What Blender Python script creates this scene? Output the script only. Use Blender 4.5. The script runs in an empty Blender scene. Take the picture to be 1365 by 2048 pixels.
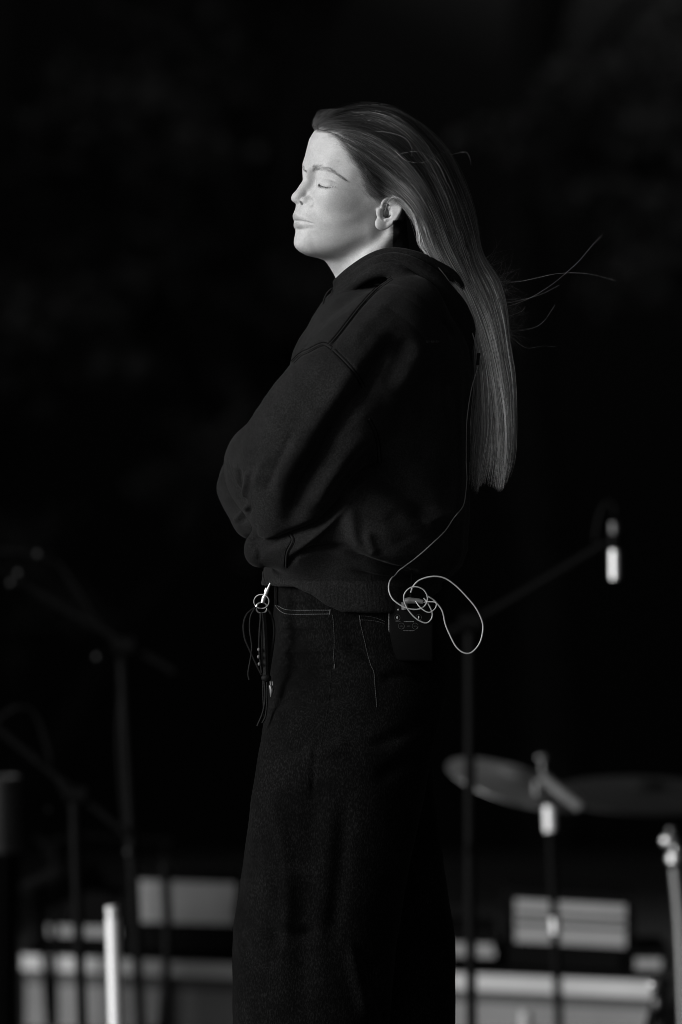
import bpy, math, random
import numpy as np
from mathutils import Vector, Matrix
from mathutils.bvhtree import BVHTree

random.seed(7)
RNG = np.random.default_rng(7)
SC = bpy.context.scene
COL = SC.collection

# ------------------------------------------------------------------ camera
S = 0.7                    # mm per photo pixel in the plane the person stands in
D = 7963.0                 # mm from the lens to that plane
CZ = 1112.0                # lens height in mm
cam = bpy.data.cameras.new("camera")
camo = bpy.data.objects.new("camera", cam); COL.objects.link(camo)
camo.location = (0, -D / 1000, CZ / 1000); camo.rotation_euler = (math.pi / 2, 0, 0)
cam.sensor_fit = 'VERTICAL'; cam.sensor_height = 36; cam.sensor_width = 24
cam.lens = 36 * D / (2048 * S)
cam.clip_start = 0.5; cam.clip_end = 400
cam.dof.use_dof = True; cam.dof.focus_distance = (D - 60) / 1000; cam.dof.aperture_fstop = 3.2
cam.dof.aperture_blades = 0
SC.camera = camo

# ------------------------------------------------------------------ sky, sun, exposure
SUN_AZ = math.radians(64)      # to the left of the viewing axis, on the camera's side
SUN_EL = math.radians(17)
sun_dir = Vector((-math.sin(SUN_AZ) * math.cos(SUN_EL), -math.cos(SUN_AZ) * math.cos(SUN_EL), math.sin(SUN_EL)))
w = bpy.data.worlds.new("World"); SC.world = w; w.use_nodes = True
nt = w.node_tree
sky = nt.nodes.new("ShaderNodeTexSky"); sky.sky_type = 'NISHITA'; sky.sun_disc = False
sky.sun_elevation = SUN_EL; sky.sun_rotation = math.atan2(sun_dir.x, sun_dir.y)
bw = nt.nodes.new("ShaderNodeRGBToBW")
nt.links.new(sky.outputs[0], bw.inputs[0])
nt.links.new(bw.outputs[0], nt.nodes["Background"].inputs[0])
nt.nodes["Background"].inputs[1].default_value = 0.085
sun = bpy.data.lights.new("sun", 'SUN'); sun.energy = 3.2; sun.angle = math.radians(27); sun.color = (1, 1, 1)
suno = bpy.data.objects.new("sun", sun); COL.objects.link(suno)
suno.rotation_euler = sun_dir.to_track_quat('Z', 'Y').to_euler()
SC.view_settings.view_transform = 'Standard'; SC.view_settings.look = 'None'
SC.view_settings.exposure = 0.0; SC.view_settings.gamma = 1.0
SC.cycles.use_denoising = True
SC.cycles.filter_width = 0.9
SC.cycles.max_bounces = 6

# ------------------------------------------------------------------ coordinates
# body space, mm: x to the right, d towards the camera, z up; the photo's pixels give sizes
def Q(px, py, d=0.0):
    k = (D - d) / D
    return np.array([(px - 682.5) * S * k, d, CZ - (py - 1024) * S * k])
def W(q): return Vector((q[0] / 1000, -q[1] / 1000, q[2] / 1000))
def BP(px, py, y):                      # y metres behind the person
    return W(Q(px, py, -y * 1000))
def proj(P):                            # body space array -> photo pixels
    k = D / (D - P[:, 1])
    return 682.5 + P[:, 0] * k / S, 1024 - (P[:, 2] - CZ) * k / S

# ------------------------------------------------------------------ object helpers
def link(o, parent=None):
    COL.objects.link(o)
    if parent: o.parent = parent
    return o
def tag(o, label=None, cat=None, group=None, kind=None):
    for k, v in (("label", label), ("category", cat), ("group", group), ("kind", kind)):
        if v: o[k] = v
    return o
def empty(name, label, cat, group=None):
    o = bpy.data.objects.new(name, None); link(o)
    return tag(o, label, cat, group)
def mesh_obj(name, V, F, m, parent=None, smooth=True):
    me = bpy.data.meshes.new(name)
    if isinstance(F, np.ndarray) and len(F):
        n, k = F.shape
        me.vertices.add(len(V)); me.vertices.foreach_set("co", np.ascontiguousarray(V, dtype=np.float32).ravel())
        me.loops.add(n * k); me.loops.foreach_set("vertex_index", np.ascontiguousarray(F, dtype=np.int32).ravel())
        me.polygons.add(n); me.polygons.foreach_set("loop_start", np.arange(0, n * k, k, dtype=np.int32))
        me.update(calc_edges=True)
    else:
        me.from_pydata([tuple(v) for v in V], [], [tuple(f) for f in F]); me.update()
    if smooth: me.shade_smooth()
    if m: me.materials.append(m)
    return link(bpy.data.objects.new(name, me), parent)

class MB:
    """collects solid shapes in world metres and links them as one mesh"""
    def __init__(s): s.V = []; s.F = []
    def box(s, c, size, rot=None, bevel=0.0):
        c = Vector(c); h = Vector(size) / 2
        b = min(bevel, min(h) * .9)
        n0 = len(s.V)
        R = rot if rot is not None else Matrix.Identity(3)
        if b <= 0:
            for z in (-1, 1):
                for y in (-1, 1):
                    for x in (-1, 1): s.V.append(c + R @ Vector((x * h.x, y * h.y, z * h.z)))
            s.F += [tuple(n0 + i for i in f) for f in ((0, 2, 3, 1), (4, 5, 7, 6), (0, 1, 5, 4), (2, 6, 7, 3), (0, 4, 6, 2), (1, 3, 7, 5))]
        else:
            import bmesh
            bm = bmesh.new(); bmesh.ops.create_cube(bm, size=1)
            for v in bm.verts: v.co = Vector((v.co.x * 2 * h.x, v.co.y * 2 * h.y, v.co.z * 2 * h.z))
            bmesh.ops.bevel(bm, geom=bm.edges[:], offset=b, segments=3, affect='EDGES', profile=.5)
            bm.verts.index_update()
            for v in bm.verts: s.V.append(c + R @ v.co)
            for f in bm.faces: s.F.append(tuple(n0 + v.index for v in f.verts))
            bm.free()
        return s
    def tube(s, pts, r, n=10, closed=False):
        pts = [Vector(p) for p in pts]; m = len(pts)
        rs = r if hasattr(r, '__len__') else [r] * m
        n0 = len(s.V); up = None
        for i, p in enumerate(pts):
            a = pts[(i - 1) % m] if (closed or i > 0) else p
            b = pts[(i + 1) % m] if (closed or i < m - 1) else p
            t = (b - a).normalized() if (b - a).length > 1e-9 else Vector((0, 0, 1))
            if up is None: up = t.orthogonal().normalized()
            up = (up - t * up.dot(t)).normalized(); q = t.cross(up)
            for k in range(n):
                an = 2 * math.pi * k / n
                s.V.append(p + (up * math.cos(an) + q * math.sin(an)) * rs[i])
        for i in range(m if closed else m - 1):
            j = (i + 1) % m
            for k in range(n):
                k2 = (k + 1) % n
                s.F.append((n0 + i * n + k, n0 + i * n + k2, n0 + j * n + k2, n0 + j * n + k))
        if not closed:
            s.F.append(tuple(n0 + k for k in range(n))[::-1]); s.F.append(tuple(n0 + (m - 1) * n + k for k in range(n)))
        return s
    def lathe(s, base, axis, prof, n=32):
        """prof: (radius, height) list turned about axis through base"""
        base = Vector(base); axis = Vector(axis).normalized(); u = axis.orthogonal().normalized(); q = axis.cross(u)
        n0 = len(s.V)
        for (r, h) in prof:
            for k in range(n):
                an = 2 * math.pi * k / n
                s.V.append(base + axis * h + (u * math.cos(an) + q * math.sin(an)) * r)
        for i in range(len(prof) - 1):
            for k in range(n):
                k2 = (k + 1) % n
                s.F.append((n0 + i * n + k, n0 + i * n + k2, n0 + (i + 1) * n + k2, n0 + (i + 1) * n + k))
        return s
    def ball(s, c, r, n=14):
        rr = r if hasattr(r, '__len__') else (r, r, r)
        c = Vector(c); n0 = len(s.V); m = n // 2
        for i in range(m + 1):
            a = math.pi * i / m
            for k in range(n):
                b = 2 * math.pi * k / n
                s.V.append(c + Vector((rr[0] * math.sin(a) * math.cos(b), rr[1] * math.sin(a) * math.sin(b), rr[2] * math.cos(a))))
        for i in range(m):
            for k in range(n):
                k2 = (k + 1) % n
                s.F.append((n0 + i * n + k, n0 + (i + 1) * n + k, n0 + (i + 1) * n + k2, n0 + i * n + k2))
        return s
    def build(s, name, m, parent=None, smooth=True):
        o = mesh_obj(name, s.V, s.F, m, parent, smooth=False)
        if smooth:
            o.data.shade_smooth()
            try: o.data.set_sharp_from_angle(angle=math.radians(40))
            except Exception: pass
        return o

def spline(pts, n):
    """Catmull-Rom through pts (any dimension), n samples per span"""
    P = np.array(pts, float); out = []
    Pe = np.vstack([2 * P[0] - P[1], P, 2 * P[-1] - P[-2]])
    for i in range(1, len(Pe) - 2):
        p0, p1, p2, p3 = Pe[i - 1:i + 3]
        for t in np.arange(n) / n:
            out.append(0.5 * (2 * p1 + (p2 - p0) * t + (2 * p0 - 5 * p1 + 4 * p2 - p3) * t * t + (3 * p1 - p0 - 3 * p2 + p3) * t ** 3))
    out.append(P[-1])
    return np.array(out)

# ------------------------------------------------------------------ materials (greys: the photograph is monochrome)
def mat(name, val=.5, rough=.6, metal=0., var=0., vscale=20., bump=0., bscale=200., sheen=0., spec=.5, sss=0., coat=0., stretch=None):
    m = bpy.data.materials.new(name); m.use_nodes = True
    t = m.node_tree; b = t.nodes["Principled BSDF"]; L = t.links
    b.inputs["Base Color"].default_value = (val, val, val, 1)
    b.inputs["Roughness"].default_value = rough; b.inputs["Metallic"].default_value = metal
    b.inputs["Specular IOR Level"].default_value = spec
    if sheen: b.inputs["Sheen Weight"].default_value = sheen; b.inputs["Sheen Roughness"].default_value = .4
    if coat: b.inputs["Coat Weight"].default_value = coat
    if sss:
        b.inputs["Subsurface Weight"].default_value = sss; b.inputs["Subsurface Radius"].default_value = (1, 1, 1)
        b.inputs["Subsurface Scale"].default_value = .004
    co = t.nodes.new("ShaderNodeTexCoord"); src = co.outputs["Object"]
    if stretch:
        mp = t.nodes.new("ShaderNodeMapping"); mp.inputs["Scale"].default_value = stretch
        L.new(src, mp.inputs[0]); src = mp.outputs[0]
    if var:
        n = t.nodes.new("ShaderNodeTexNoise"); n.inputs["Scale"].default_value = vscale; n.inputs["Detail"].default_value = 6
        L.new(src, n.inputs["Vector"])
        r = t.nodes.new("ShaderNodeMapRange"); r.inputs[1].default_value = .3; r.inputs[2].default_value = .7
        r.inputs[3].default_value = val * (1 - var); r.inputs[4].default_value = val * (1 + var)
        L.new(n.outputs[0], r.inputs[0]); L.new(r.outputs[0], b.inputs["Base Color"])
    if bump:
        n2 = t.nodes.new("ShaderNodeTexNoise"); n2.inputs["Scale"].default_value = bscale; n2.inputs["Detail"].default_value = 3
        L.new(src, n2.inputs["Vector"])
        bp = t.nodes.new("ShaderNodeBump"); bp.inputs["Strength"].default_value = bump; bp.inputs["Distance"].default_value = .002
        L.new(n2.outputs[0], bp.inputs["Height"]); L.new(bp.outputs[0], b.inputs["Normal"])
    return m
def denim(name, val, speck, nscale=700, stretch=.35, lo=.47, hi=.74, sheen=.02, patch=(.6, 1.5)):
    m = mat(name, val, .9, sheen=sheen, spec=.05)
    t = m.node_tree; b = t.nodes["Principled BSDF"]; L = t.links
    co = [n for n in t.nodes if n.type == 'TEX_COORD'][0]
    mp = t.nodes.new("ShaderNodeMapping"); mp.inputs["Scale"].default_value = (1, 1, stretch); L.new(co.outputs["Object"], mp.inputs[0])
    n = t.nodes.new("ShaderNodeTexNoise"); n.inputs["Scale"].default_value = nscale; n.inputs["Detail"].default_value = 2; L.new(mp.outputs[0], n.inputs["Vector"])
    n3 = t.nodes.new("ShaderNodeTexNoise"); n3.inputs["Scale"].default_value = 14; n3.inputs["Detail"].default_value = 5; L.new(co.outputs["Object"], n3.inputs["Vector"])
    r = t.nodes.new("ShaderNodeMapRange"); r.inputs[1].default_value = lo; r.inputs[2].default_value = hi; r.inputs[3].default_value = val; r.inputs[4].default_value = val + speck
    L.new(n.outputs[0], r.inputs[0])
    r2 = t.nodes.new("ShaderNodeMapRange"); r2.inputs[1].default_value = .35; r2.inputs[2].default_value = .65; r2.inputs[3].default_value = patch[0]; r2.inputs[4].default_value = patch[1]
    L.new(n3.outputs[0], r2.inputs[0])
    mu = t.nodes.new("ShaderNodeMath"); mu.operation = 'MULTIPLY'; L.new(r.outputs[0], mu.inputs[0]); L.new(r2.outputs[0], mu.inputs[1])
    L.new(mu.outputs[0], b.inputs["Base Color"])
    bp = t.nodes.new("ShaderNodeBump"); bp.inputs["Strength"].default_value = .5; bp.inputs["Distance"].default_value = .001
    L.new(n.outputs[0], bp.inputs["Height"]); L.new(bp.outputs[0], b.inputs["Normal"])
    return m
M = {
 'hoodie': denim("washed_black_fleece", .0078, .015, 560, 1., .4, .78, .04, (.82, 1.2)),
 'seam': mat("hoodie_seam", .015, .95, sheen=.03, spec=.05),
 'denim': denim("dark_denim", .0016, .0075),
 'thread': mat("black_thread", .003, .95, spec=.02),
 'stitch': mat("denim_stitching", .10, .8),
 'stitch_dim': mat("faded_stitching", .035, .8),
 'black_plastic': mat("black_plastic", .0012, .6, spec=.03),
 'print': mat("grey_print", .12, .6),
 'cord': mat("clear_grey_cord", .38, .35, spec=.6),
 'cord_dim': mat("thin_grey_cord", .2, .5),
 'steel': mat("polished_steel", .7, .4, metal=1),
 'dull_steel': mat("dull_steel", .16, .55, metal=1),
 'dim_steel': mat("dim_steel", .05, .6, metal=1),
 'leather': mat("black_leather", .004, .65, spec=.15, bump=.3, bscale=400),
 'chrome': mat("chrome_tube", .9, .38, metal=1),
 'white_gloss': mat("white_gloss_tube", .98, .35, metal=.35, spec=1., coat=.6),
 'stand_black': mat("black_stand_tube", .0042, .6, spec=.05),
 'case_black': mat("black_case", .003, .8, spec=.03, bump=.2, bscale=90),
 'panel': mat("grey_panel", .2, .6, var=.12, vscale=6, stretch=(1, 1, 6)),
 'rail': mat("pale_aluminium_rail", .42, .6, var=.1, vscale=5),
 'skirt': mat("grey_riser_skirt", .17, .8, var=.18, vscale=4),
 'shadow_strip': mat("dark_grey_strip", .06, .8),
 'cymbal': mat("brushed_bronze", .45, .5, metal=1),
 'floor': mat("black_stage_floor", .012, .6, var=.3, vscale=5),
 'drape': mat("black_drape", .003, .95, spec=.05),
 'bark': mat("dark_bark", .035, .9, var=.4, vscale=12, bump=.8, bscale=30),
 'leaf': mat("dark_leaf", .12, .5, var=.5, vscale=3, spec=.4),
 'sky_block_hill': mat("dark_sky_block_slope", .0012, .95, var=.5, vscale=1.5),
 'ground': mat("dim_grass_ground", .03, .95, var=.4, vscale=2),
}

# ------------------------------------------------------------------ implicit surfaces
def smin(a, b, k):
    h = np.maximum(k - np.abs(a - b), 0) / k
    return np.minimum(a, b) - h * h * k * .25
def smax(a, b, k): return -smin(-a, -b, k)
def ell(P, c, r):
    q = P - np.asarray(c, P.dtype); r = np.asarray(r, P.dtype)
    k0 = np.sqrt(((q / r) ** 2).sum(1)); k1 = np.sqrt(((q / r ** 2) ** 2).sum(1)) + 1e-9
    return k0 * (k0 - 1) / k1
def ellb(P, c, r, p):
    """ellipsoid whose level sections are squarer (p > 2)"""
    q = np.abs(P - np.asarray(c, P.dtype)) / np.asarray(r, P.dtype)
    h = (q[:, 0] ** p + q[:, 1] ** p) ** (1 / p)
    return (np.sqrt(h * h + q[:, 2] ** 2) - 1) * min(r)
def cap(P, a, b, ra, rb=None):
    rb = ra if rb is None else rb
    a = np.asarray(a, P.dtype); b = np.asarray(b, P.dtype); ab = b - a
    t = np.clip(((P - a) @ ab) / (ab @ ab + 1e-9), 0, 1)
    return np.sqrt(((P - a - t[:, None] * ab) ** 2).sum(1)) - (ra + (rb - ra) * t)
def chain(P, pts, rs, k=0):
    f = None
    for i in range(len(pts) - 1):
        g = cap(P, pts[i], pts[i + 1], rs[i], rs[i + 1])
        f = g if f is None else (smin(f, g, k) if k else np.minimum(f, g))
    return f
def surface(f, lo, hi, step, co=4):
    lo = np.array(lo, float); hi = np.array(hi, float)
    nb = np.ceil((hi - lo) / (step * co)).astype(int)
    n = nb * co + 1
    ax = [lo[i] + np.arange(n[i]) * step for i in range(3)]
    cc = [lo[i] + (np.arange(nb[i]) + .5) * co * step for i in range(3)]
    G = np.stack(np.meshgrid(*cc, indexing='ij'), -1).reshape(-1, 3).astype(np.float32)
    fc = f(G).reshape(nb)
    band = np.abs(fc) < step * co * 1.9
    Vv = np.repeat(np.repeat(np.repeat(fc, co, 0), co, 1), co, 2)
    Vv = np.pad(Vv, ((0, 1),) * 3, mode='edge').astype(np.float32)
    need = np.zeros(n, bool)
    bx, by, bz = np.nonzero(band)
    for i in range(co + 1):
        for j in range(co + 1):
            for k in range(co + 1): need[bx * co + i, by * co + j, bz * co + k] = True
    ix, iy, iz = np.nonzero(need)
    P = np.stack([ax[0][ix], ax[1][iy], ax[2][iz]], 1).astype(np.float32)
    out = np.empty(len(P), np.float32)
    for s in range(0, len(P), 400000): out[s:s + 400000] = f(P[s:s + 400000])
    Vv[ix, iy, iz] = out
    ins = Vv < 0
    c = np.zeros(tuple(n - 1), np.int8)
    for i in (0, 1):
        for j in (0, 1):
            for k in (0, 1): c += ins[i:n[0] - 1 + i, j:n[1] - 1 + j, k:n[2] - 1 + k]
    act = (c > 0) & (c < 8)
    ci = np.stack(np.nonzero(act), 1); idx = -np.ones(tuple(n - 1), np.int64); idx[act] = np.arange(len(ci))
    acc = np.zeros((len(ci), 3)); cnt = np.zeros(len(ci))
    for a in range(3):
        o1, o2 = [x for x in range(3) if x != a]
        for u in (0, 1):
            for v in (0, 1):
                p = ci.copy(); p[:, o1] += u; p[:, o2] += v; q = p.copy(); q[:, a] += 1
                f0 = Vv[p[:, 0], p[:, 1], p[:, 2]]; f1 = Vv[q[:, 0], q[:, 1], q[:, 2]]
                m = (f0 < 0) != (f1 < 0); t = np.where(m, f0 / np.where(m, f0 - f1, 1), 0)
                pos = p.astype(float); pos[:, a] += t
                acc[m] += pos[m]; cnt[m] += 1
    Pv = lo + acc / cnt[:, None] * step
    F = []
    for a in range(3):
        b, d = (a + 1) % 3, (a + 2) % 3
        s0 = [slice(0, n[0]), slice(0, n[1]), slice(0, n[2])]; s1 = list(s0)
        s0[a] = slice(0, n[a] - 1); s1[a] = slice(1, n[a])
        A = ins[tuple(s0)]; B = ins[tuple(s1)]
        e = np.stack(np.nonzero(A != B), 1)
        e = e[(e[:, b] > 0) & (e[:, d] > 0) & (e[:, b] < n[b] - 1) & (e[:, d] < n[d] - 1)]
        fl = A[e[:, 0], e[:, 1], e[:, 2]]
        def at(db, dd):
            q = e.copy(); q[:, b] += db; q[:, d] += dd
            return idx[q[:, 0], q[:, 1], q[:, 2]]
        quad = np.stack([at(-1, -1), at(0, -1), at(0, 0), at(-1, 0)], 1)
        quad[~fl] = quad[~fl][:, ::-1]
        F.append(quad[(quad >= 0).all(1)])
    F = np.concatenate(F)
    for _ in range(2):            # settle the vertices on the surface
        Pf = Pv.astype(np.float32); f0 = f(Pf); h = step * .35; g = np.zeros_like(Pv)
        for a in range(3):
            q = Pf.copy(); q[:, a] += h; q2 = Pf.copy(); q2[:, a] -= h
            g[:, a] = (f(q) - f(q2)) / (2 * h)
        g2 = (g ** 2).sum(1) + 1e-6
        Pv = Pv - g * np.clip(f0 / g2, -step, step)[:, None] * .8
    return Pv, F
def to_world(P): return np.stack([P[:, 0], -P[:, 1], P[:, 2]], 1) / 1000   # flips handedness: reverse faces
def vnormals(P, F):
    n = np.cross(P[F[:, 2]] - P[F[:, 0]], P[F[:, 3]] - P[F[:, 1]]); out = np.zeros_like(P)
    for i in range(4): np.add.at(out, F[:, i], n)
    return out / (np.linalg.norm(out, axis=1)[:, None] + 1e-9)
def cull_small(P, F, keep=None):
    """keep only the largest connected surface"""
    lab = np.arange(len(P))
    while True:
        m = lab[F].min(1); new = lab.copy(); np.minimum.at(new, F.ravel(), np.repeat(m, 4)); new = new[new]
        if (new == lab).all(): break
        lab = new
    ids, cn = np.unique(lab, return_counts=True); k = lab == ids[cn.argmax()]
    rm = -np.ones(len(P), int); rm[k] = np.arange(k.sum())
    F = F[k[F].all(1)]
    return P[k], rm[F]
class Hit:
    """finds the point of a surface that the photo shows at a pixel"""
    def __init__(s, P, F):
        s.t = BVHTree.FromPolygons([Vector(p) for p in P.tolist()], F.tolist())
    def __call__(s, px, py, lift=0.):
        o = Vector((0, D, CZ)); t = Q(px, py, 0); dr = (Vector(t) - o).normalized()
        h = s.t.ray_cast(o, dr)
        if h[0] is None: return None
        n = h[1]
        if n.dot(dr) > 0: n = -n
        return np.array(h[0] + n * lift)

# ================================================================== setting
def grid_sheet(name, x0, x1, y0, y1, z, m, nx=2, ny=2, fn=None):
    xs = np.linspace(x0, x1, nx); ys = np.linspace(y0, y1, ny); V = []; F = []
    for j, y in enumerate(ys):
        for i, x in enumerate(xs): V.append((x, y, z + (fn(x, y) if fn else 0)))
    for j in range(ny - 1):
        for i in range(nx - 1): a = j * nx + i; F.append((a, a + 1, a + nx + 1, a + nx))
    return tag(mesh_obj(name, V, F, m), kind='structure')
grid_sheet("ground", -150, 150, -150, 150, -.9, M['ground'])
o = MB().box((0.4, 4.0, -.06), (7.6, 13.0, .12), bevel=.01).build("stage_floor", M['floor']); tag(o, kind='structure')
def hillfn(x, y): return max(0, (y - 17)) * 1.1 + 1.2 * math.sin(x * .5 + y * .3) * min(1, max(0, (y - 17) / 4))
grid_sheet("sky_block_hill", -30, 30, 16.5, 34, -.88, M['sky_block_hill'], 40, 24, hillfn)  # made-up slope that closes off the bright sky behind the trees
o = MB().box((0.4, 3.2, 5.4), (8.2, 11, .25), bevel=.02).build("sky_block_roof", M['drape'])  # added out of view to keep skylight off the stage
tag(o, "unseen black flat roof added high above the person to block skylight", "roof")
def drape(name, pts, z0, z1, label, n_per_m=24):
    """hanging cloth with folds along a straight line"""
    a, b = Vector(pts[0]), Vector(pts[1]); L = (b - a).length; n = int(L * n_per_m); t = (b - a) / L; q = Vector((-t.y, t.x, 0))
    V = []; F = []
    for s_ in (0, .006):
        for i in range(n + 1):
            u = L * i / n; off = .05 * math.sin(u * 17 + .8 * math.sin(u * 3)) + .02 * math.sin(u * 41)
            p = a + t * u + q * (off + s_)
            for z in (z0, (z0 + z1) / 2, z1): V.append((p.x, p.y, z))
    m = 3 * (n + 1)
    for i in range(n):
        for k in range(2):
            a0 = i * 3 + k
            F.append((a0, a0 + 3, a0 + 4, a0 + 1)); F.append((m + a0, m + a0 + 1, m + a0 + 4, m + a0 + 3))
    for i in range(n): F.append((i * 3, m + i * 3, m + i * 3 + 3, i * 3 + 3)); F.append((i * 3 + 2, i * 3 + 5, m + i * 3 + 5, m + i * 3 + 2))
    for i in (0, n): F.append((i * 3, i * 3 + 1, i * 3 + 2, m + i * 3 + 2, m + i * 3 + 1, m + i * 3))
    return tag(mesh_obj(name, V, F, M['drape']), label, "curtain", "unseen black curtains added to block light")
drape("light_block_curtain", ((-2.3, 6.2, 0), (-2.3, 30, 0)), -.9, 5.25, "unseen black curtain added behind and to the left of the person to shade the trees")  # added out of view to keep the sun off the background
drape("light_block_curtain", ((3.4, -1.5, 0), (3.4, 20, 0)), -.9, 5.25, "unseen long black curtain added to the right of the person to block skylight")  # added out of view to hold back skylight from the right

# trees in the dark beyond the stage
def leaf_cloud(c, r, n, size):
    p = RNG.normal(size=(n, 3)); p /= np.linalg.norm(p, axis=1)[:, None]; p *= RNG.random((n, 1)) ** (1 / 2.2)
    lump = .75 + .35 * np.sin(p[:, :1] * 5 + c[0] * 7) * np.cos(p[:, 2:] * 6 + c[1])
    p = p * np.array(r) * lump + np.array(c)
    a = RNG.normal(size=(n, 3)); a /= np.linalg.norm(a, axis=1)[:, None]
    b = np.cross(a, RNG.normal(size=(n, 3))); b /= np.linalg.norm(b, axis=1)[:, None]
    s = size * (.6 + .8 * RNG.random((n, 1)))
    V = np.stack([p - a * s, p + b * s * .5, p + a * s, p - b * s * .5], 1).reshape(-1, 3)
    return V, np.arange(4 * n).reshape(n, 4)
def tree(base, h, clumps, label, r=.16):
    t = empty("tree", label, "tree", "trees in the dark behind the stage"); t.location = base
    mb = MB(); bx = Vector((0, 0, 0)); pts = [bx + Vector((.08 * math.sin(k * 1.3), .06 * math.cos(k), h * k / 8)) for k in range(9)]
    mb.tube(pts, [r * (1.15 - .7 * k / 8) for k in range(9)], 12)
    Vs = []; Fs = []; n0 = 0
    for (dx, dy, z, rx, rz, n) in clumps:
        k = min(8, max(1, int(z / h * 8) - 1)); mb.tube([pts[k], (pts[k] + Vector((dx, dy, z))) / 2 + Vector((0, 0, .12)), Vector((dx, dy, z))], [r * .35, r * .22, r * .08], 7)
        V, F = leaf_cloud((dx, dy, z), (rx, rx, rz), n, .045); Vs.append(V); Fs.append(F + n0); n0 += len(V)
    mb.build("trunk", M['bark'], t)
    mesh_obj("crown", np.concatenate(Vs), np.concatenate(Fs), M['leaf'], t, smooth=False)
def clumps(seed, n, xr, zr):
    rr = random.Random(seed)
    return [(rr.uniform(*xr), rr.uniform(-.6, .5), rr.uniform(*zr), rr.uniform(.3, .6), rr.uniform(.2, .42), 1300) for _ in range(n)]
tree((-1.35, 13.0, -.88), 6.0, clumps(1, 15, (-.9, 1.0), (1.6, 5.8)), "leafy tree in the dark at the left edge behind the stage")
tree((.76, 14.4, -.88), 6.6, clumps(2, 9, (-.7, .8), (4.2, 6.4)), "tree with a bare pale trunk standing behind the long hair", .13)
tree((1.9, 12.6, -.88), 5.6, clumps(3, 14, (-1.0, .6), (1.4, 5.6)), "leafy tree in the dark at the right edge behind the stage")
tree((-.2, 16.0, -.88), 6.2, clumps(4, 12, (-1., 1.), (2.2, 6.0)), "bushy tree deep in the dark straight behind the person")

# ================================================================== person: head and body
person = empty("person", "woman in black hooded sweatshirt and dark jeans, arms crossed, eyes closed, long hair blown back", "person")
YAW = math.radians(17); CY, SY = math.cos(YAW), math.sin(YAW)
HX = (735 - 682.5) * S                                   # x of the head's turning axis
def canon(P):
    """body space -> head frame (forward, sideways, up)"""
    x = P[:, 0] - HX; d = P[:, 1]
    return np.stack([-x * CY + d * SY, x * SY + d * CY, P[:, 2]], 1)
def uncanon(c):
    r, w_, h = c
    return np.array([HX - r * CY + w_ * SY, w_ * CY + r * SY, h])
def place(px, py, w_):
    """head-frame point at sideways offset w_ that the photo shows at (px, py)"""
    d = 0.
    for _ in range(6):
        k = (D - d) / D; X = (px - 682.5) * S * k
        r = (HX + w_ * SY - X) / CY; d = w_ * CY + r * SY
    return np.array([r, w_, CZ - (py - 1024) * S * (D - d) / D])
def Hh(py): return CZ - (py - 1024) * S
def C3(r, py, w_=0): return np.array([r, w_, Hh(py)])

EYE = place(653, 364, 31)
LIPMID_U = [place(593.5, 433.5, 0), place(595, 434, 5), place(603, 436, 12), place(614, 440.5, 19), place(627, 445.5, 25)]
LIPMID_L = [place(596.5, 450.5, 0), place(598.5, 451, 7), place(608, 451, 14), place(618.5, 450, 20), place(627, 448, 24.5)]
LIPLINE = [place(588, 442, 0), place(592, 442.3, 6), place(601, 442.8, 12), place(613, 444.5, 19), place(629, 448, 26)]
ear_helix = [place(x, y, w_) for x, y, w_ in ((767, 417, 72), (765, 409, 75), (770, 401, 77), (781, 396, 80), (792, 398.5, 83), (799, 407, 85), (801, 419, 85), (797, 431, 83), (789, 442, 80), (778, 449, 77))]
ear_anti = [place(x, y, w_) for x, y, w_ in ((778, 405, 76), (787, 410, 79), (790, 419, 80), (787, 429, 79), (781, 437, 77), (772, 440, 76))]
_e0 = place(766, 446, 72); _e1 = place(780, 404, 79); _e2 = place(796, 420, 84)
E_ax = (_e1 - _e0) / np.linalg.norm(_e1 - _e0)
_b = _e2 - _e0; _b = _b - E_ax * (_b @ E_ax); E_bk = _b / np.linalg.norm(_b); E_n = np.cross(E_ax, E_bk)
if E_n[1] < 0: E_n = -E_n

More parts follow.
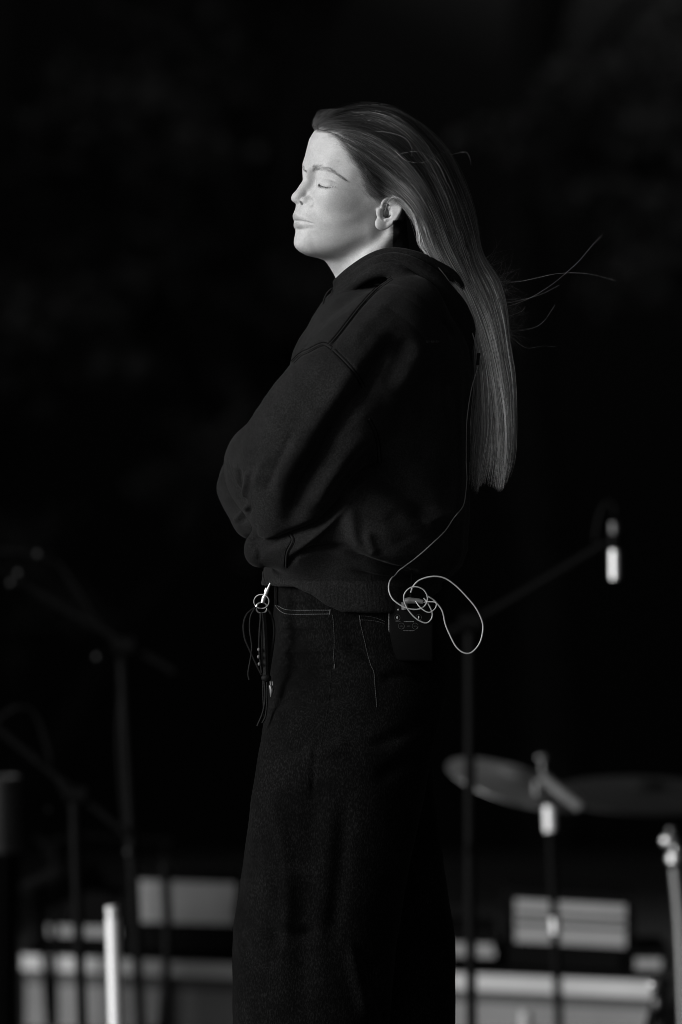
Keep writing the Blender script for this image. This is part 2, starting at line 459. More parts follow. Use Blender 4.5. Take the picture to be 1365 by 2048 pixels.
def near(P, c, R, fn):
    """evaluates a small feature only around itself"""
    m = ((P - np.asarray(c, P.dtype)) ** 2).sum(1) < R * R
    out = np.full(len(P), 60., np.float32)
    if m.any(): out[m] = fn(P[m])
    return out
def dense(pts, rs, n=5):
    A = spline([list(p) + [r] for p, r in zip(pts, rs)], n)
    return [q[:3] for q in A], list(A[:, 3])
def on_ball(px, py, rad):
    """head-frame point where the photo's pixel meets the eyelid's ball"""
    c0 = canon(Q(px, py, 25.)[None, :])[0]; u = np.array([SY, CY, 0.]); v = c0 - EYE
    bq = v @ u; disc = bq * bq - (v @ v - rad * rad)
    return c0 + u * (-bq + math.sqrt(max(disc, 0.)))
EC = (_e0 + _e1) / 2
def head_sdf(P):
    c = canon(P); c[:, 1] = np.abs(c[:, 1]); c = c.astype(np.float32)
    E = lambda ctr, r: ell(c, ctr, r)
    f = E(C3(-3, 322), (90, 73, 73))
    f = smin(f, E(C3(30, 316), (51, 58, 50)), 18)
    f = smin(f, ellb(c, C3(20, 390), (66, 64, 56), 2.6), 22)
    f = smin(f, E(C3(47, 445), (51, 46, 48)), 18)
    f = smin(f, ellb(c, C3(28, 412), (54, 60, 42), 2.5), 16)
    f = smin(f, ellb(c, C3(24, 438), (58, 56, 46), 2.5), 18)
    f = smin(f, cap(c, C3(12, 466, 44), C3(82, 490, 12), 12, 12), 20)
    f = smin(f, E(C3(90.5, 483), (14.5, 19, 16)), 12)
    f = smin(f, E(C3(52, 487), (40, 33, 19)), 12)
    # cheekbone and brow
    f = smin(f, E(C3(55, 392, 45), (24, 18, 19)), 18)
    f = smin(f, cap(c, C3(80, 334, 10), C3(66, 340, 38), 7.5, 6), 16)
    f = smin(f, cap(c, C3(66, 340, 38), C3(42, 352, 54), 6, 5), 14)
    f = smin(f, cap(c, C3(58, 394, 44), C3(6, 402, 58), 11, 9), 16)
    # eye socket, then the closed lid over the ball
    f = smax(f, -ell(c, EYE + np.array([17, -5, 2]), (12, 14, 10)), 11)
    f = smax(f, -ell(c, place(628, 364, 17) + np.array([5, 2, 0]), (6, 5, 9)), 13)
    f = smin(f, ell(c, EYE + np.array([2.5, 0, 1.]), (12.2, 13.5, 12)), 10)
    # nose
    N0 = place(602, 388, 0)
    f = smin(f, near(c, N0, 60, lambda p: chain(p, *dense([place(619, 342, 0), place(615, 358, 0), place(606, 376, 0), place(597.5, 390, 0)], [8.5, 6.4, 6.8, 8.0]))), 8)
    f = smin(f, E(place(596.5, 394.2, 0), (8.6, 8.4, 7.4)), 5)
    f = smin(f, E(C3(86, 426), (21, 27, 14)), 13)
    f = smin(f, ell(c, place(614.5, 403, 15), (8.6, 6.2, 7.4)), 3)
    f = smin(f, cap(c, place(597, 402, 0), place(604, 411, 0), 4.0, 4.2), 5)
    f = smax(f, -ell(c, place(606.5, 406.2, 12.4), (5.6, 4.6, 3.4)), 1.2)
    # lips
    lu = near(c, place(600, 442, 0), 48, lambda p: chain(p, *dense(LIPMID_U, [4.6, 4.8, 4.2, 3.2, 1.4])))
    ll = near(c, place(600, 442, 0), 48, lambda p: chain(p, *dense(LIPMID_L, [5.2, 5.0, 4.2, 2.8, 1.2])))
    f = smin(f, E(C3(66, 440), (33, 33, 26)), 12)
    f = smin(f, lu, 7.5); f = smin(f, ll, 7.5)
    f = smax(f, -cap(c, place(586, 463, 0), place(602, 463, 18), 3.2, 2.6), 9)
    # ear
    q = c - ((_e0 + _e1) / 2).astype(np.float32)
    a = q @ E_ax.astype(np.float32); b = q @ E_bk.astype(np.float32); n = q @ E_n.astype(np.float32)
    tb = np.clip((a + 22) / 44, 0, 1)
    rad = 8.8 + 8.2 * tb; cb = 1.5 + 5.0 * tb
    aa = np.clip(a, -13.5, 7)
    plate = np.maximum(np.sqrt((a - aa) ** 2 + (b - cb) ** 2) - rad, np.abs(n - .02 * b) - 1.9)
    lobe = ell(c, place(763.5, 447.5, 73), (9.5, 4.6, 9))
    ear = smin(plate, lobe, 5)
    ear = smax(ear, -ell(c, place(772, 424, 77), (9.5, 5.5, 12)), 2.5)
    ear = smin(ear, near(c, EC, 42, lambda p: chain(p, *dense(ear_helix, [2.0, 2.1, 2.3, 2.4, 2.4, 2.3, 2.3, 2.3, 2.6, 3.0]))), 2.0)
    ear = smin(ear, near(c, EC, 42, lambda p: chain(p, *dense(ear_anti, [1.6, 1.9, 2.2, 2.2, 2.1, 2.1]))), 2.0)
    f = smin(f, cap(c, C3(-8, 425, 62), C3(-14, 425, 70), 11, 9), 5)
    f = smax(f, -ell(c, place(770, 424, 77), (7.5, 9, 9)), 3)
    f = smin(f, ear, 3.0)
    f = smin(f, ell(c, place(758, 425, 71), (4., 3.6, 6.0)), 4)
    # neck, not turned with the head
    P = P.astype(np.float32)
    nk = cap(P, Q(744, 452, 0), Q(757, 640, 0), 49, 54)
    scm = chain(P, [Q(788, 462, 50), Q(745, 515, 47), Q(700, 580, 30), Q(690, 610, 14)], [9, 9, 8, 7], 4)
    nk = smin(nk, scm, 12)
    nk = smin(nk, ell(P, Q(684, 531, 0), (22, 20, 18)), 14)
    f = smin(f, nk, 12)
    # shoulders and chest, under the clothes
    f = smin(f, cap(P, Q(775, 670, 110), Q(775, 670, -110), 42, 42), 40)
    f = smin(f, ell(P, Q(735, 820, 0), (95, 130, 175)), 30)
    f = smin(f, ell(P, Q(720, 1200, 0), (105, 140, 150)), 40)
    return f

HP, HF = surface(head_sdf, (-110, -150, Hh(830)), (190, 150, Hh(205)), 1.25)
HP, HF = cull_small(HP, HF)
PROFILE = np.array([(262.5, 628), (278, 619), (293, 615), (311, 610.5), (327, 605.5), (335, 605), (352.6, 605.7), (360, 606.3), (369, 600.6), (380, 593), (388, 585.8),
    (394.4, 582.6), (402, 584), (407.6, 592), (414, 592), (424, 588.6), (430.7, 585.7), (438.4, 586.8), (441.6, 588.8), (447, 588), (454, 588), (459, 590.8), (464.7, 591.4),
    (475.7, 589), (486.7, 588), (495.5, 590.8), (504, 599.6), (512, 615), (516.4, 632.5), (519.7, 648), (529.6, 656.7), (543.8, 665.5), (557, 672), (600, 690)])
def fit_profile(P):
    for it in range(2):
        px, py = proj(P)
        rows = np.arange(250, 600, 1.5); mins = np.full(len(rows), 1e9)
        bi = np.round((py - 250) / 1.5).astype(int); ok = (bi >= 0) & (bi < len(rows))
        np.minimum.at(mins, bi[ok], px[ok])
        tgt = np.interp(rows, PROFILE[:, 0], PROFILE[:, 1]); dlt = tgt - mins
        dlt = np.clip(dlt, -10, 10) * np.clip((rows - 252) / 30, 0, 1)
        if it == 0: print("profile shifts", [(int(r), round(float(x), 1)) for r, x in zip(rows[::6], dlt[::6])])
        kk = np.exp(-np.linspace(-2, 2, 9) ** 2); kk /= kk.sum(); dlt = np.convolve(np.pad(dlt, 4, mode='edge'), kk, 'valid')
        dv = np.interp(py, rows, dlt, left=0, right=0); mv = np.interp(py, rows, mins)
        t = np.clip((px - mv) / 62, 0, 1); wgt = 1 - t * t * (3 - 2 * t)
        P = P.copy(); P[:, 0] += dv * wgt * S
    return P
HP = fit_profile(HP)
def strokes(P, N, items):
    """raises (+) or sinks (-) creases along lines seen on the near side; the far side gets none"""
    px, py = proj(P); P = P.copy()
    for pts, wd, amp in items:
        L = spline(pts, 6)[:, :2]
        x0, y0 = L.min(0) - wd * 3; x1, y1 = L.max(0) + wd * 3
        m = np.nonzero((px > x0) & (px < x1) & (py > y0) & (py < y1) & (N[:, 1] > .05))[0]
        if not len(m): continue
        q = np.stack([px[m], py[m]], 1); best = np.full(len(m), 1e9); bt = np.zeros(len(m))
        for i in range(len(L) - 1):
            a, b = L[i], L[i + 1]; ab = b - a; t = np.clip(((q - a) @ ab) / (ab @ ab + 1e-9), 0, 1)
            d = ((q - a - t[:, None] * ab) ** 2).sum(1); u = d < best
            best[u] = d[u]; bt[u] = (i + t[u]) / (len(L) - 1)
        e = np.clip(np.minimum(bt, 1 - bt) / .18, 0, 1); e = .15 + .85 * e
        P[m] += N[m] * (amp * e * np.exp(-best / wd ** 2) * np.clip(N[m, 1] * 3, 0, 1))[:, None]
    return P
HP = strokes(HP, vnormals(HP, HF), [
    (((635, 366), (639, 369), (645, 372), (653, 373.5), (662, 373), (672, 370.5)), 1.8, -1.6),     # closed lid line
    (((636, 362), (642, 359), (652, 357.5), (664, 360), (674, 366)), 2.2, -.75),                   # lid crease
    (((640, 366), (652, 367), (664, 367)), 5, .8),
    (((588, 441.6), (596, 442), (606, 442.6), (616, 445), (629, 448)), 1.6, -1.9),                 # mouth
    (((619, 391), (627, 397), (629, 407), (622, 416)), 3.0, -1.5),                                 # wing of the nose
    (((600, 459), (610, 459), (620, 455)), 3, -.6),
    (((598, 433), (606, 434), (616, 440), (626, 445)), 2.0, .4),
])
HN = vnormals(HP, HF)
# which skin is lip, which lies under hair, and which nape skin is darkened as shadow
hc = canon(HP); side = hc[:, 1] < 0; hc[:, 1] = np.abs(hc[:, 1])
mir = np.stack([HX - hc[:, 0] * CY + hc[:, 1] * SY, hc[:, 1] * CY + hc[:, 0] * SY, hc[:, 2]], 1)
mpx, mpy = proj(mir)
lips = np.minimum(chain(hc, *dense(LIPMID_U, [4.6, 4.8, 4.2, 3.2, 1.4])), chain(hc, *dense(LIPMID_L, [5.2, 5.0, 4.2, 2.8, 1.2])))
lipw = np.clip((1.1 - lips) / 1.4, 0, 1) * (mpx < 633)
HL = np.array([(258, 600), (262, 640), (258, 656), (263, 668), (272, 682), (285, 696), (305, 712), (330, 731), (352, 740), (376, 744), (392, 754), (396, 775), (400, 800), (425, 800), (440, 790), (470, 778), (500, 776), (540, 778), (600, 800)])
hl_x = np.interp(mpy, HL[:, 0], HL[:, 1]); 
nz = 5 * np.sin(mpy * .9 + mpx * .3) + 4 * np.sin(mpy * .37)
scalp_nape_shade = np.clip((mpx - hl_x + 6 + nz * .5) / 40, 0, 1); scalp_nape_shade[mpy < 258] = 1
scalp_nape_shade = np.maximum(scalp_nape_shade, np.clip((262 - mpy) / 10, 0, 1) * (mpx > 615))
ear_m = (((mpx - 778) / 36) ** 2 + ((mpy - 426) / 40) ** 2 < 1) & (hc[:, 1] > 62) & (mpy > 396); scalp_nape_shade[ear_m] = 0
scalp_nape_shade[(mpy > 455) & (mpx < 770)] = 0; scalp_nape_shade[(mpy > 440) & (mpx > 786)] = 1; scalp_nape_shade[mpy > 560] = 0  # nape skin coloured dark in place of the shadow there
def skin_material():
    m = mat("skin", .46, .47, spec=.35, sss=.12)
    t = m.node_tree; b = t.nodes["Principled BSDF"]; L = t.links
    co = [n for n in t.nodes if n.type == 'TEX_COORD'][0].outputs["Object"]
    def noise(sc, det, lo, hi, a, c):
        n = t.nodes.new("ShaderNodeTexNoise"); n.inputs["Scale"].default_value = sc; n.inputs["Detail"].default_value = det; L.new(co, n.inputs["Vector"])
        r = t.nodes.new("ShaderNodeMapRange"); r.inputs[1].default_value = lo; r.inputs[2].default_value = hi; r.inputs[3].default_value = a; r.inputs[4].default_value = c
        L.new(n.outputs[0], r.inputs[0]); return n, r
    n1, r1 = noise(55, 4, .3, .7, .42, .51)
    n2, r2 = noise(620, 2, .3, .7, .88, 1.07)
    n3, r3 = noise(260, 1, .68, .76, 1, .88)
    mu = t.nodes.new("ShaderNodeMath"); mu.operation = 'MULTIPLY'; L.new(r1.outputs[0], mu.inputs[0]); L.new(r2.outputs[0], mu.inputs[1])
    mu2 = t.nodes.new("ShaderNodeMath"); mu2.operation = 'MULTIPLY'; L.new(mu.outputs[0], mu2.inputs[0]); L.new(r3.outputs[0], mu2.inputs[1])
    last = mu2.outputs[0]
    for an, v in (("lip", .34), ("scalp_nape_shade", .022)):
        at = t.nodes.new("ShaderNodeAttribute"); at.attribute_name = an
        mx = t.nodes.new("ShaderNodeMix"); mx.data_type = 'FLOAT'
        L.new(at.outputs["Fac"], mx.inputs[0]); L.new(last, mx.inputs[2]); mx.inputs[3].default_value = v; last = mx.outputs[0]
    L.new(last, b.inputs["Base Color"])
    n4 = t.nodes.new("ShaderNodeTexNoise"); n4.inputs["Scale"].default_value = 1300; n4.inputs["Detail"].default_value = 2; L.new(co, n4.inputs["Vector"])
    bp = t.nodes.new("ShaderNodeBump"); bp.inputs["Strength"].default_value = .35; bp.inputs["Distance"].default_value = .001
    L.new(n4.outputs[0], bp.inputs["Height"]); L.new(bp.outputs[0], b.inputs["Normal"])
    return m
M['skin'] = skin_material()
body = mesh_obj("body", to_world(HP), HF[:, ::-1], M['skin'], person)
for an, arr in (("lip", lipw), ("scalp_nape_shade", scalp_nape_shade)):
    at = body.data.attributes.new(an, 'FLOAT', 'POINT'); at.data.foreach_set("value", arr.astype(np.float32))
hitH = Hit(HP, HF)

# ================================================================== hooded sweatshirt
TL = np.array([(560, 690), (587, 661), (610, 643), (634, 624), (678, 600), (705, 588), (733, 580), (785, 566), (850, 566), (1000, 556), (1060, 545), (1100, 536), (1140, 528), (1165, 523), (1240, 523)], float)
TR = np.array([(560, 850), (600, 898), (650, 925), (700, 940), (760, 945), (850, 940), (900, 938), (1000, 939), (1060, 938), (1100, 935), (1130, 924), (1150, 905), (1165, 886), (1240, 882)], float)
TB = np.array([(560, 52), (590, 84), (620, 118), (650, 142), (700, 162), (760, 172), (850, 178), (1000, 176), (1060, 172), (1110, 168), (1140, 156), (1160, 146), (1240, 145)], float)
HEM = np.array([(400, 1168), (590, 1171), (625, 1186), (652, 1206), (685, 1221), (790, 1222), (840, 1206), (880, 1180), (900, 1172), (1000, 1172)], float)
def loft(P, Lt, Rt, Bt, cd=None, e=2.0):
    py = 1024 - (P[:, 2] - CZ) / S; l = (np.interp(py, Lt[:, 0], Lt[:, 1]) - 682.5) * S; r = (np.interp(py, Rt[:, 0], Rt[:, 1]) - 682.5) * S
    b = np.interp(py, Bt[:, 0], Bt[:, 1]); c = 0 if cd is None else np.interp(py, cd[:, 0], cd[:, 1])
    a = (r - l) / 2; u = np.abs((P[:, 0] - (l + r) / 2) / a); v = np.abs((P[:, 1] - c) / b)
    return (((u ** e + v ** e) ** (1 / e) - 1) * np.minimum(a, b)).astype(np.float32)
def hoodie_sdf(P):
    f = loft(P, TL, TR, TB, e=2.25)
    py = 1024 - (P[:, 2] - CZ) / S
    f = smax(f, (P[:, 2] - Hh(575)).astype(np.float32), 20)
    arm = chain(P, *dense([Q(812, 634, 96), Q(760, 700, 128), Q(672, 800, 158), Q(600, 885, 152), Q(552, 935, 118)], [58, 74, 80, 74, 66], 3), k=0)
    arm = smin(arm, chain(P, *dense([Q(615, 900, 150), Q(580, 990, 132), Q(596, 1052, 120)], [72, 62, 54], 3)), 22)
    arm = smin(arm, chain(P, [Q(600, 1076, 122), Q(524, 1098, 105)], [42, 25]), 18)
    arm = smin(arm, chain(P, [Q(545, 935, 100), Q(560, 930, 0)], [64, 52]), 20)
    f = smin(f, arm, 26)
    far = chain(P, *dense([Q(812, 634, -96), Q(760, 720, -140), Q(660, 830, -150), Q(590, 930, -130), Q(497, 960, -45), Q(506, 1000, 5)], [58, 72, 74, 62, 43, 40], 3))
    f = smin(f, smin(far, cap(P, Q(503, 1040, 30), Q(560, 1040, 60), 26, 32), 16), 9)
    # hood lying round the neck and down the back, in two rolls
    m = P.copy(); m[:, 1] = np.abs(m[:, 1])
    def roll(pts): return chain(m, *dense([Q(x, y, d_) for x, y, d_, r_ in pts], [r_ for *_, r_ in pts], 3))
    A = roll([(675, 566, 30, 7), (702, 541, 52, 7), (742, 517, 68, 7), (782, 506, 74, 7), (825, 512, 74, 8), (862, 527, 66, 9), (900, 556, 50, 11), (932, 610, 25, 13), (940, 650, 0, 14)])
    B = roll([(672, 582, 22, 7), (705, 555, 56, 9), (745, 530, 76, 9), (785, 520, 84, 9.5), (825, 533, 84, 12), (864, 562, 76, 16), (900, 608, 60, 19), (924, 662, 34, 22), (932, 710, 0, 24)])
    Cc = roll([(668, 597, 18, 7), (705, 570, 62, 9), (745, 547, 84, 9.5), (780, 541, 92, 11), (814, 563, 94, 14), (848, 605, 90, 18), (878, 656, 76, 21), (902, 715, 50, 24), (920, 752, 0, 24)])
    fill = chain(m, *dense([Q(700, 575, 40), Q(750, 550, 62), Q(800, 548, 68), Q(860, 595, 56), Q(905, 670, 30), Q(915, 720, 0)], [9, 12, 16, 22, 24, 26], 3))
    hood = smin(smin(smin(A, B, 2), Cc, 2), fill, 3)
    f = smin(f, hood, 4)
    hz = Hh(0) - np.interp(P[:, 0] / S + 682.5, HEM[:, 0], HEM[:, 1]) * S
    f = smax(f, (hz - P[:, 2]).astype(np.float32), 3)
    # ribbing
    px = P[:, 0] / S + 682.5
    rib = np.clip((py - 1150) / 6, 0, 1)
    f = f + (rib * .22 * np.sin(px * 1.55)).astype(np.float32)
    return f
GP, GF = surface(hoodie_sdf, (-190, -260, Hh(1232)), (190, 270, Hh(480)), 1.9)
GP, GF = cull_small(GP, GF)
def wobble(P, N, amp, sc, seed):
    r = np.random.default_rng(seed); o = np.zeros(len(P))
    for k in range(7):
        w_ = r.normal(size=3) / sc * (1 + .35 * k); o += np.sin(P @ w_ + r.random() * 6.28) / (1 + .5 * k)
    return P + N * (o * amp * .4)[:, None]
GN = vnormals(GP, GF)
GP = wobble(GP, GN, 2.0, 34, 3)
GP = strokes(GP, GN, [
    # long valley down the sleeve and its ridges
    (((800, 665), (776, 703), (735, 765), (700, 815), (666, 865), (641, 915), (612, 965), (590, 1012), (576, 1056)), 21, -19),
    (((765, 850), (722, 880), (690, 915), (662, 950), (640, 985), (624, 1020)), 17, 10),
    (((740, 700), (690, 770), (630, 850), (575, 930), (545, 985)), 26, 6),
    # the crease under the sleeve, running up to the armpit
    (((765, 925), (735, 945), (703, 975), (680, 1010), (650, 1040), (620, 1058), (585, 1072), (545, 1086), (520, 1092)), 8.5, -17),
    (((770, 950), (720, 970), (699, 985), (688, 1010), (668, 1035), (636, 1066), (600, 1094), (575, 1122)), 8, 9),
    (((575, 1135), (590, 1112), (620, 1098), (660, 1092), (700, 1094)), 6, -8),
    (((700, 1000), (705, 1040), (712, 1080), (730, 1105), (770, 1125)), 13, 6),
    # folds towards the far forearm
    (((452, 915), (456, 940), (468, 970), (484, 994), (493, 1004)), 4.5, -5),
    (((500, 935), (495, 960), (488, 985), (486, 1000)), 6, 5), (((478, 935), (480, 965), (484, 988)), 5, -5),
    (((500, 1005), (490, 1020), (478, 1035), (468, 1042)), 4.5, 4), (((505, 1015), (494, 1032), (484, 1046)), 4.5, -3),
    (((512, 1045), (510, 1066), (516, 1085)), 5, -3), (((497, 1072), (520, 1082), (548, 1088)), 5, -8),
    (((500, 1100), (512, 1090), (520, 1110), (514, 1124)), 5, -2),
    (((540, 900), (520, 940), (508, 975)), 10, 3), (((590, 860), (560, 920), (530, 990)), 9, -3.5),
    # hollow behind the elbow
    (((722, 935), (760, 950), (805, 980), (850, 1012), (866, 1040)), 26, -17),
    (((780, 1020), (800, 1060), (815, 1090)), 24, -3), (((850, 1050), (880, 1035), (915, 1030)), 20, 4),
    (((690, 1098), (740, 1122), (790, 1142), (840, 1150)), 9, -12), (((700, 1140), (760, 1158), (820, 1160), (880, 1150)), 7, -6),
    (((735, 1060), (742, 1090), (752, 1110)), 10, 5),
    # back and shoulder
    (((848, 690), (825, 730), (795, 780), (775, 830)), 20, 7), (((870, 720), (862, 800), (850, 880), (850, 940)), 26, -6),
    (((820, 670), (800, 720), (770, 780)), 14, -7),
    (((790, 590), (740, 640), (700, 700)), 14, 3), (((905, 800), (915, 900), (910, 1000), (890, 1060)), 15, 5),
    (((896, 760), (898, 800), (905, 860)), 8, -6),
    # armhole, yoke and hood creases
    (((784, 556), (752, 580), (722, 612), (696, 645), (675, 672), (659, 690)), 4.2, -2.6),
    (((586, 724), (600, 710), (620, 700), (640, 690), (652, 689), (664, 697)), 4.5, -3.6), (((600, 700), (625, 692), (645, 684)), 6, 3),
    (((664, 697), (690, 722), (712, 748), (728, 775)), 4.2, -2.6), (((738, 838), (750, 862), (757, 890), (760, 925)), 4.2, -2.6),
    (((884, 640), (900, 655), (906, 675)), 5, -5),
    (((655, 610), (700, 590), (745, 570)), 8, 3), (((640, 640), (670, 620), (700, 612)), 10, -2.5),
])
hoodie = mesh_obj("hooded_sweatshirt", to_world(GP), GF[:, ::-1], M['hoodie'], person)
hitG = Hit(GP, GF)

def on(hit, pts, lift, n=6):
    out = []
    for p in spline(pts, n):
        h = hit(p[0], p[1], lift)
        if h is not None: out.append(h)
    return out
def ribbon_on(hit, name, pts, r, m, parent, lift=0., n=6, nseg=6):
    q = on(hit, pts, lift, n)
    if len(q) < 2: return None
    return MB().tube([W(p) for p in q], r / 1000, nseg).build(name, m, parent)
def offset(pts, o):
    P = np.array(pts, float); t = np.gradient(P, axis=0); t /= np.linalg.norm(t, axis=1)[:, None]
    return P + np.stack([-t[:, 1], t[:, 0]], 1) * o
for pts in (((784, 556), (752, 580), (722, 612), (696, 645), (675, 672), (659, 690)),
            ((586, 724), (600, 710), (620, 700), (640, 690), (652, 689), (664, 697)),
            ((668, 700), (690, 722), (712, 748), (728, 775)),
            ((738, 838), (750, 862), (757, 890), (760, 925)),
            ((581, 1068), (586, 1082), (575, 1105), (572, 1134))):
    q = on(hitG, offset(pts, 0), .2)
    if len(q) > 1: MB().tube([W(p) for p in q], .0013, 8).build("seam", M['seam'], hoodie)
    for o_ in (-3.6, 3.6):
        q = on(hitG, offset(pts, o_), .1)
        if len(q) > 1: MB().tube([W(p) for p in q], .0006, 6).build("seam_thread", M['thread'], hoodie)
# hood edge stitching, zip edge and drawstring
ribbon_on(hitG, "seam", ((690, 571), (712, 553), (748, 531), (785, 520), (824, 532), (860, 560)), .6, M['seam'], hoodie, .1)
ribbon_on(hitG, "zip_edge", ((527, 1142), (528, 1155), (531, 1166)), 1.2, M['seam'], hoodie, .4)
mb = MB(); q = spline([tuple(Q(664, 577, 26)), tuple(Q(655, 586, 30)), tuple(Q(649, 598, 32)), tuple(Q(647, 610, 34)), tuple(Q(650, 622, 36))], 6)
mb.tube([W(p) for p in q], .0013, 8).build("drawstring", M['seam'], hoodie)

# ================================================================== jeans
JL = np.array([(1150, 548), (1230, 546), (1300, 547), (1411, 534), (1496, 519), (1600, 501), (1750, 482), (1850, 468), (1888, 466), (2048, 470), (2300, 480), (2600, 490)], float)
JR = np.array([(1150, 868), (1230, 884), (1300, 900), (1340, 904), (1411, 892), (1496, 866), (1600, 846), (1750, 812), (1888, 788), (2048, 775), (2600, 760)], float)
JB = np.array([(1150, 132), (1230, 136), (1300, 140), (1360, 125), (1411, 112), (1496, 104), (2600, 104)], float)
JC = np.array([(1150, 0), (1300, 0), (1360, 25), (1411, 52), (1496, 78), (1750, 88), (2600, 92)], float)
FL_ = np.array([(1300, 560), (1411, 580), (1600, 620), (1888, 680), (2048, 700), (2600, 700)], float)
FR_ = np.array([(1300, 890), (1411, 884), (1496, 866), (1600, 875), (1746, 892), (1888, 915), (2048, 916), (2600, 905)], float)
FB_ = np.array([(1300, 120), (1496, 98), (2600, 98)], float); FC_ = np.array([(1300, -20), (1411, -60), (1496, -88), (2600, -96)], float)
def jeans_sdf(P):
    f = loft(P, JL, JR, JB, JC, 2.2)
    f = smin(f, loft(P, FL_, FR_, FB_, FC_, 2.2), 12)
    f = smax(f, (P[:, 2] - Hh(1160)).astype(np.float32), 3)
    f = smax(f, (18. - P[:, 2]).astype(np.float32), 6)
    return f
JP, JF = surface(jeans_sdf, (-190, -220, 0), (190, 220, Hh(1150)), 4.0)
JN = vnormals(JP, JF)
JP = wobble(JP, JN, 2.4, 45, 5)
JP = strokes(JP, JN, [
    (((560, 1290), (600, 1275), (650, 1280)), 7, -4), (((560, 1310), (600, 1300), (655, 1300)), 7, 4), (((555, 1330), (600, 1322), (650, 1335)), 8, -4),
    (((545, 1365), (600, 1345), (660, 1350), (720, 1340)), 9, -4), (((560, 1245), (610, 1240), (650, 1246)), 6, -3), (((560, 1195), (600, 1200), (640, 1190)), 6, 3),
    (((900, 1400), (860, 1440), (800, 1470), (740, 1490)), 13, -6), (((880, 1470), (820, 1520), (750, 1560)), 14, -6), (((700, 1480), (650, 1500), (600, 1490)), 14, 4),
    (((720, 1900), (742, 1930), (750, 1975), (765, 2010), (778, 2060)), 9, -9), (((700, 1890), (715, 1960), (735, 2040)), 12, 6),
    (((640, 1500), (625, 1650), (610, 1850), (600, 2048)), 26, -5), (((560, 1560), (545, 1700), (540, 1850)), 22, 4), (((500, 1780), (530, 1830), (560, 1900)), 14, -5),
    (((640, 1480), (629, 1520), (622, 1600)), 4, -3),
    (((555, 1272), (590, 1262), (640, 1268)), 5, -5), (((552, 1348), (590, 1334), (640, 1340), (690, 1330)), 6, -5), (((690, 1290), (720, 1300), (745, 1320)), 7, -4),
    (((540, 1420), (580, 1400), (640, 1405), (700, 1390)), 8, -4), (((530, 1480), (570, 1500), (620, 1495)), 9, -5), (((760, 1360), (810, 1350), (870, 1370)), 9, -5),
    (((495, 1700), (540, 1730), (600, 1735)), 12, -6), (((480, 1800), (520, 1850), (590, 1870), (640, 1860)), 13, -7), (((476, 1880), (510, 1920), (560, 1930)), 11, -5),
    (((560, 1640), (575, 1760), (570, 1900)), 14, 5), (((690, 1600), (680, 1750), (660, 1900)), 18, -6),
])
jeans = mesh_obj("jeans", to_world(JP), JF[:, ::-1], M['denim'], person)
hitJ = Hit(JP, JF)
def stitch_line(pts, m, r=.35, dash=True, closed=False):
    q = spline(pts, 10); seg = np.linalg.norm(np.diff(q, axis=0), axis=1); L = np.concatenate([[0], np.cumsum(seg)])
    mb = MB(); x = 0.
    while x < L[-1] - .5:
        e = min(x + (2.8 if dash else 8), L[-1]); ps = []
        for u in np.linspace(x, e, 3):
            h = hitJ(np.interp(u, L, q[:, 0]), np.interp(u, L, q[:, 1]), .5)
            if h is not None: ps.append(W(h))
        if len(ps) == 3: mb.tube(ps, r / 1000, 5)
        x = e + (.8 if dash else 0)
    if mb.V: mb.build("stitching", m, jeans)
stitch_line(((552, 1208), (561, 1214), (574, 1219.5), (600, 1220.5), (630, 1220.3), (661, 1220.3)), M['stitch'])
stitch_line(((546, 1200), (556, 1217), (568, 1226), (580, 1228.3), (610, 1228.5), (658, 1228)), M['stitch'])
stitch_line(((661, 1219), (660, 1229)), M['stitch'], .6, False)
stitch_line(((543.5, 1172), (541.5, 1184), (543, 1196), (552, 1208)), M['stitch_dim'])
stitch_line(((666, 1230), (668.5, 1260), (669, 1290), (668, 1311), (669.5, 1332)), M['stitch_dim'], .4)
stitch_line(((669.5, 1328), (669, 1337)), M['stitch'], .6, False)
stitch_line(((663, 1340), (658, 1400), (650, 1450), (640, 1500), (626, 1560)), M['seam'], .25)
stitch_line(((718.7, 1232), (735, 1232.5), (752, 1236), (770, 1243)), M['stitch_dim'])
stitch_line(((721, 1240), (738, 1240.5), (755, 1243), (769, 1247)), M['stitch_dim'])
stitch_line(((719, 1230), (721, 1243)), M['stitch'], .4, False)
stitch_line(((720.5, 1243), (728.6, 1278), (740.7, 1326.6), (748, 1344), (750.5, 1373), (754, 1414.5)), M['stitch_dim'], .42)
for px in (556, 700):
    q = [W(hitJ(px, y, 1.2)) for y in (1172, 1185, 1198, 1210) if hitJ(px, y, 1.2) is not None]
    MB().tube(q, .004, 8).build("belt_loop", M['denim'], jeans)

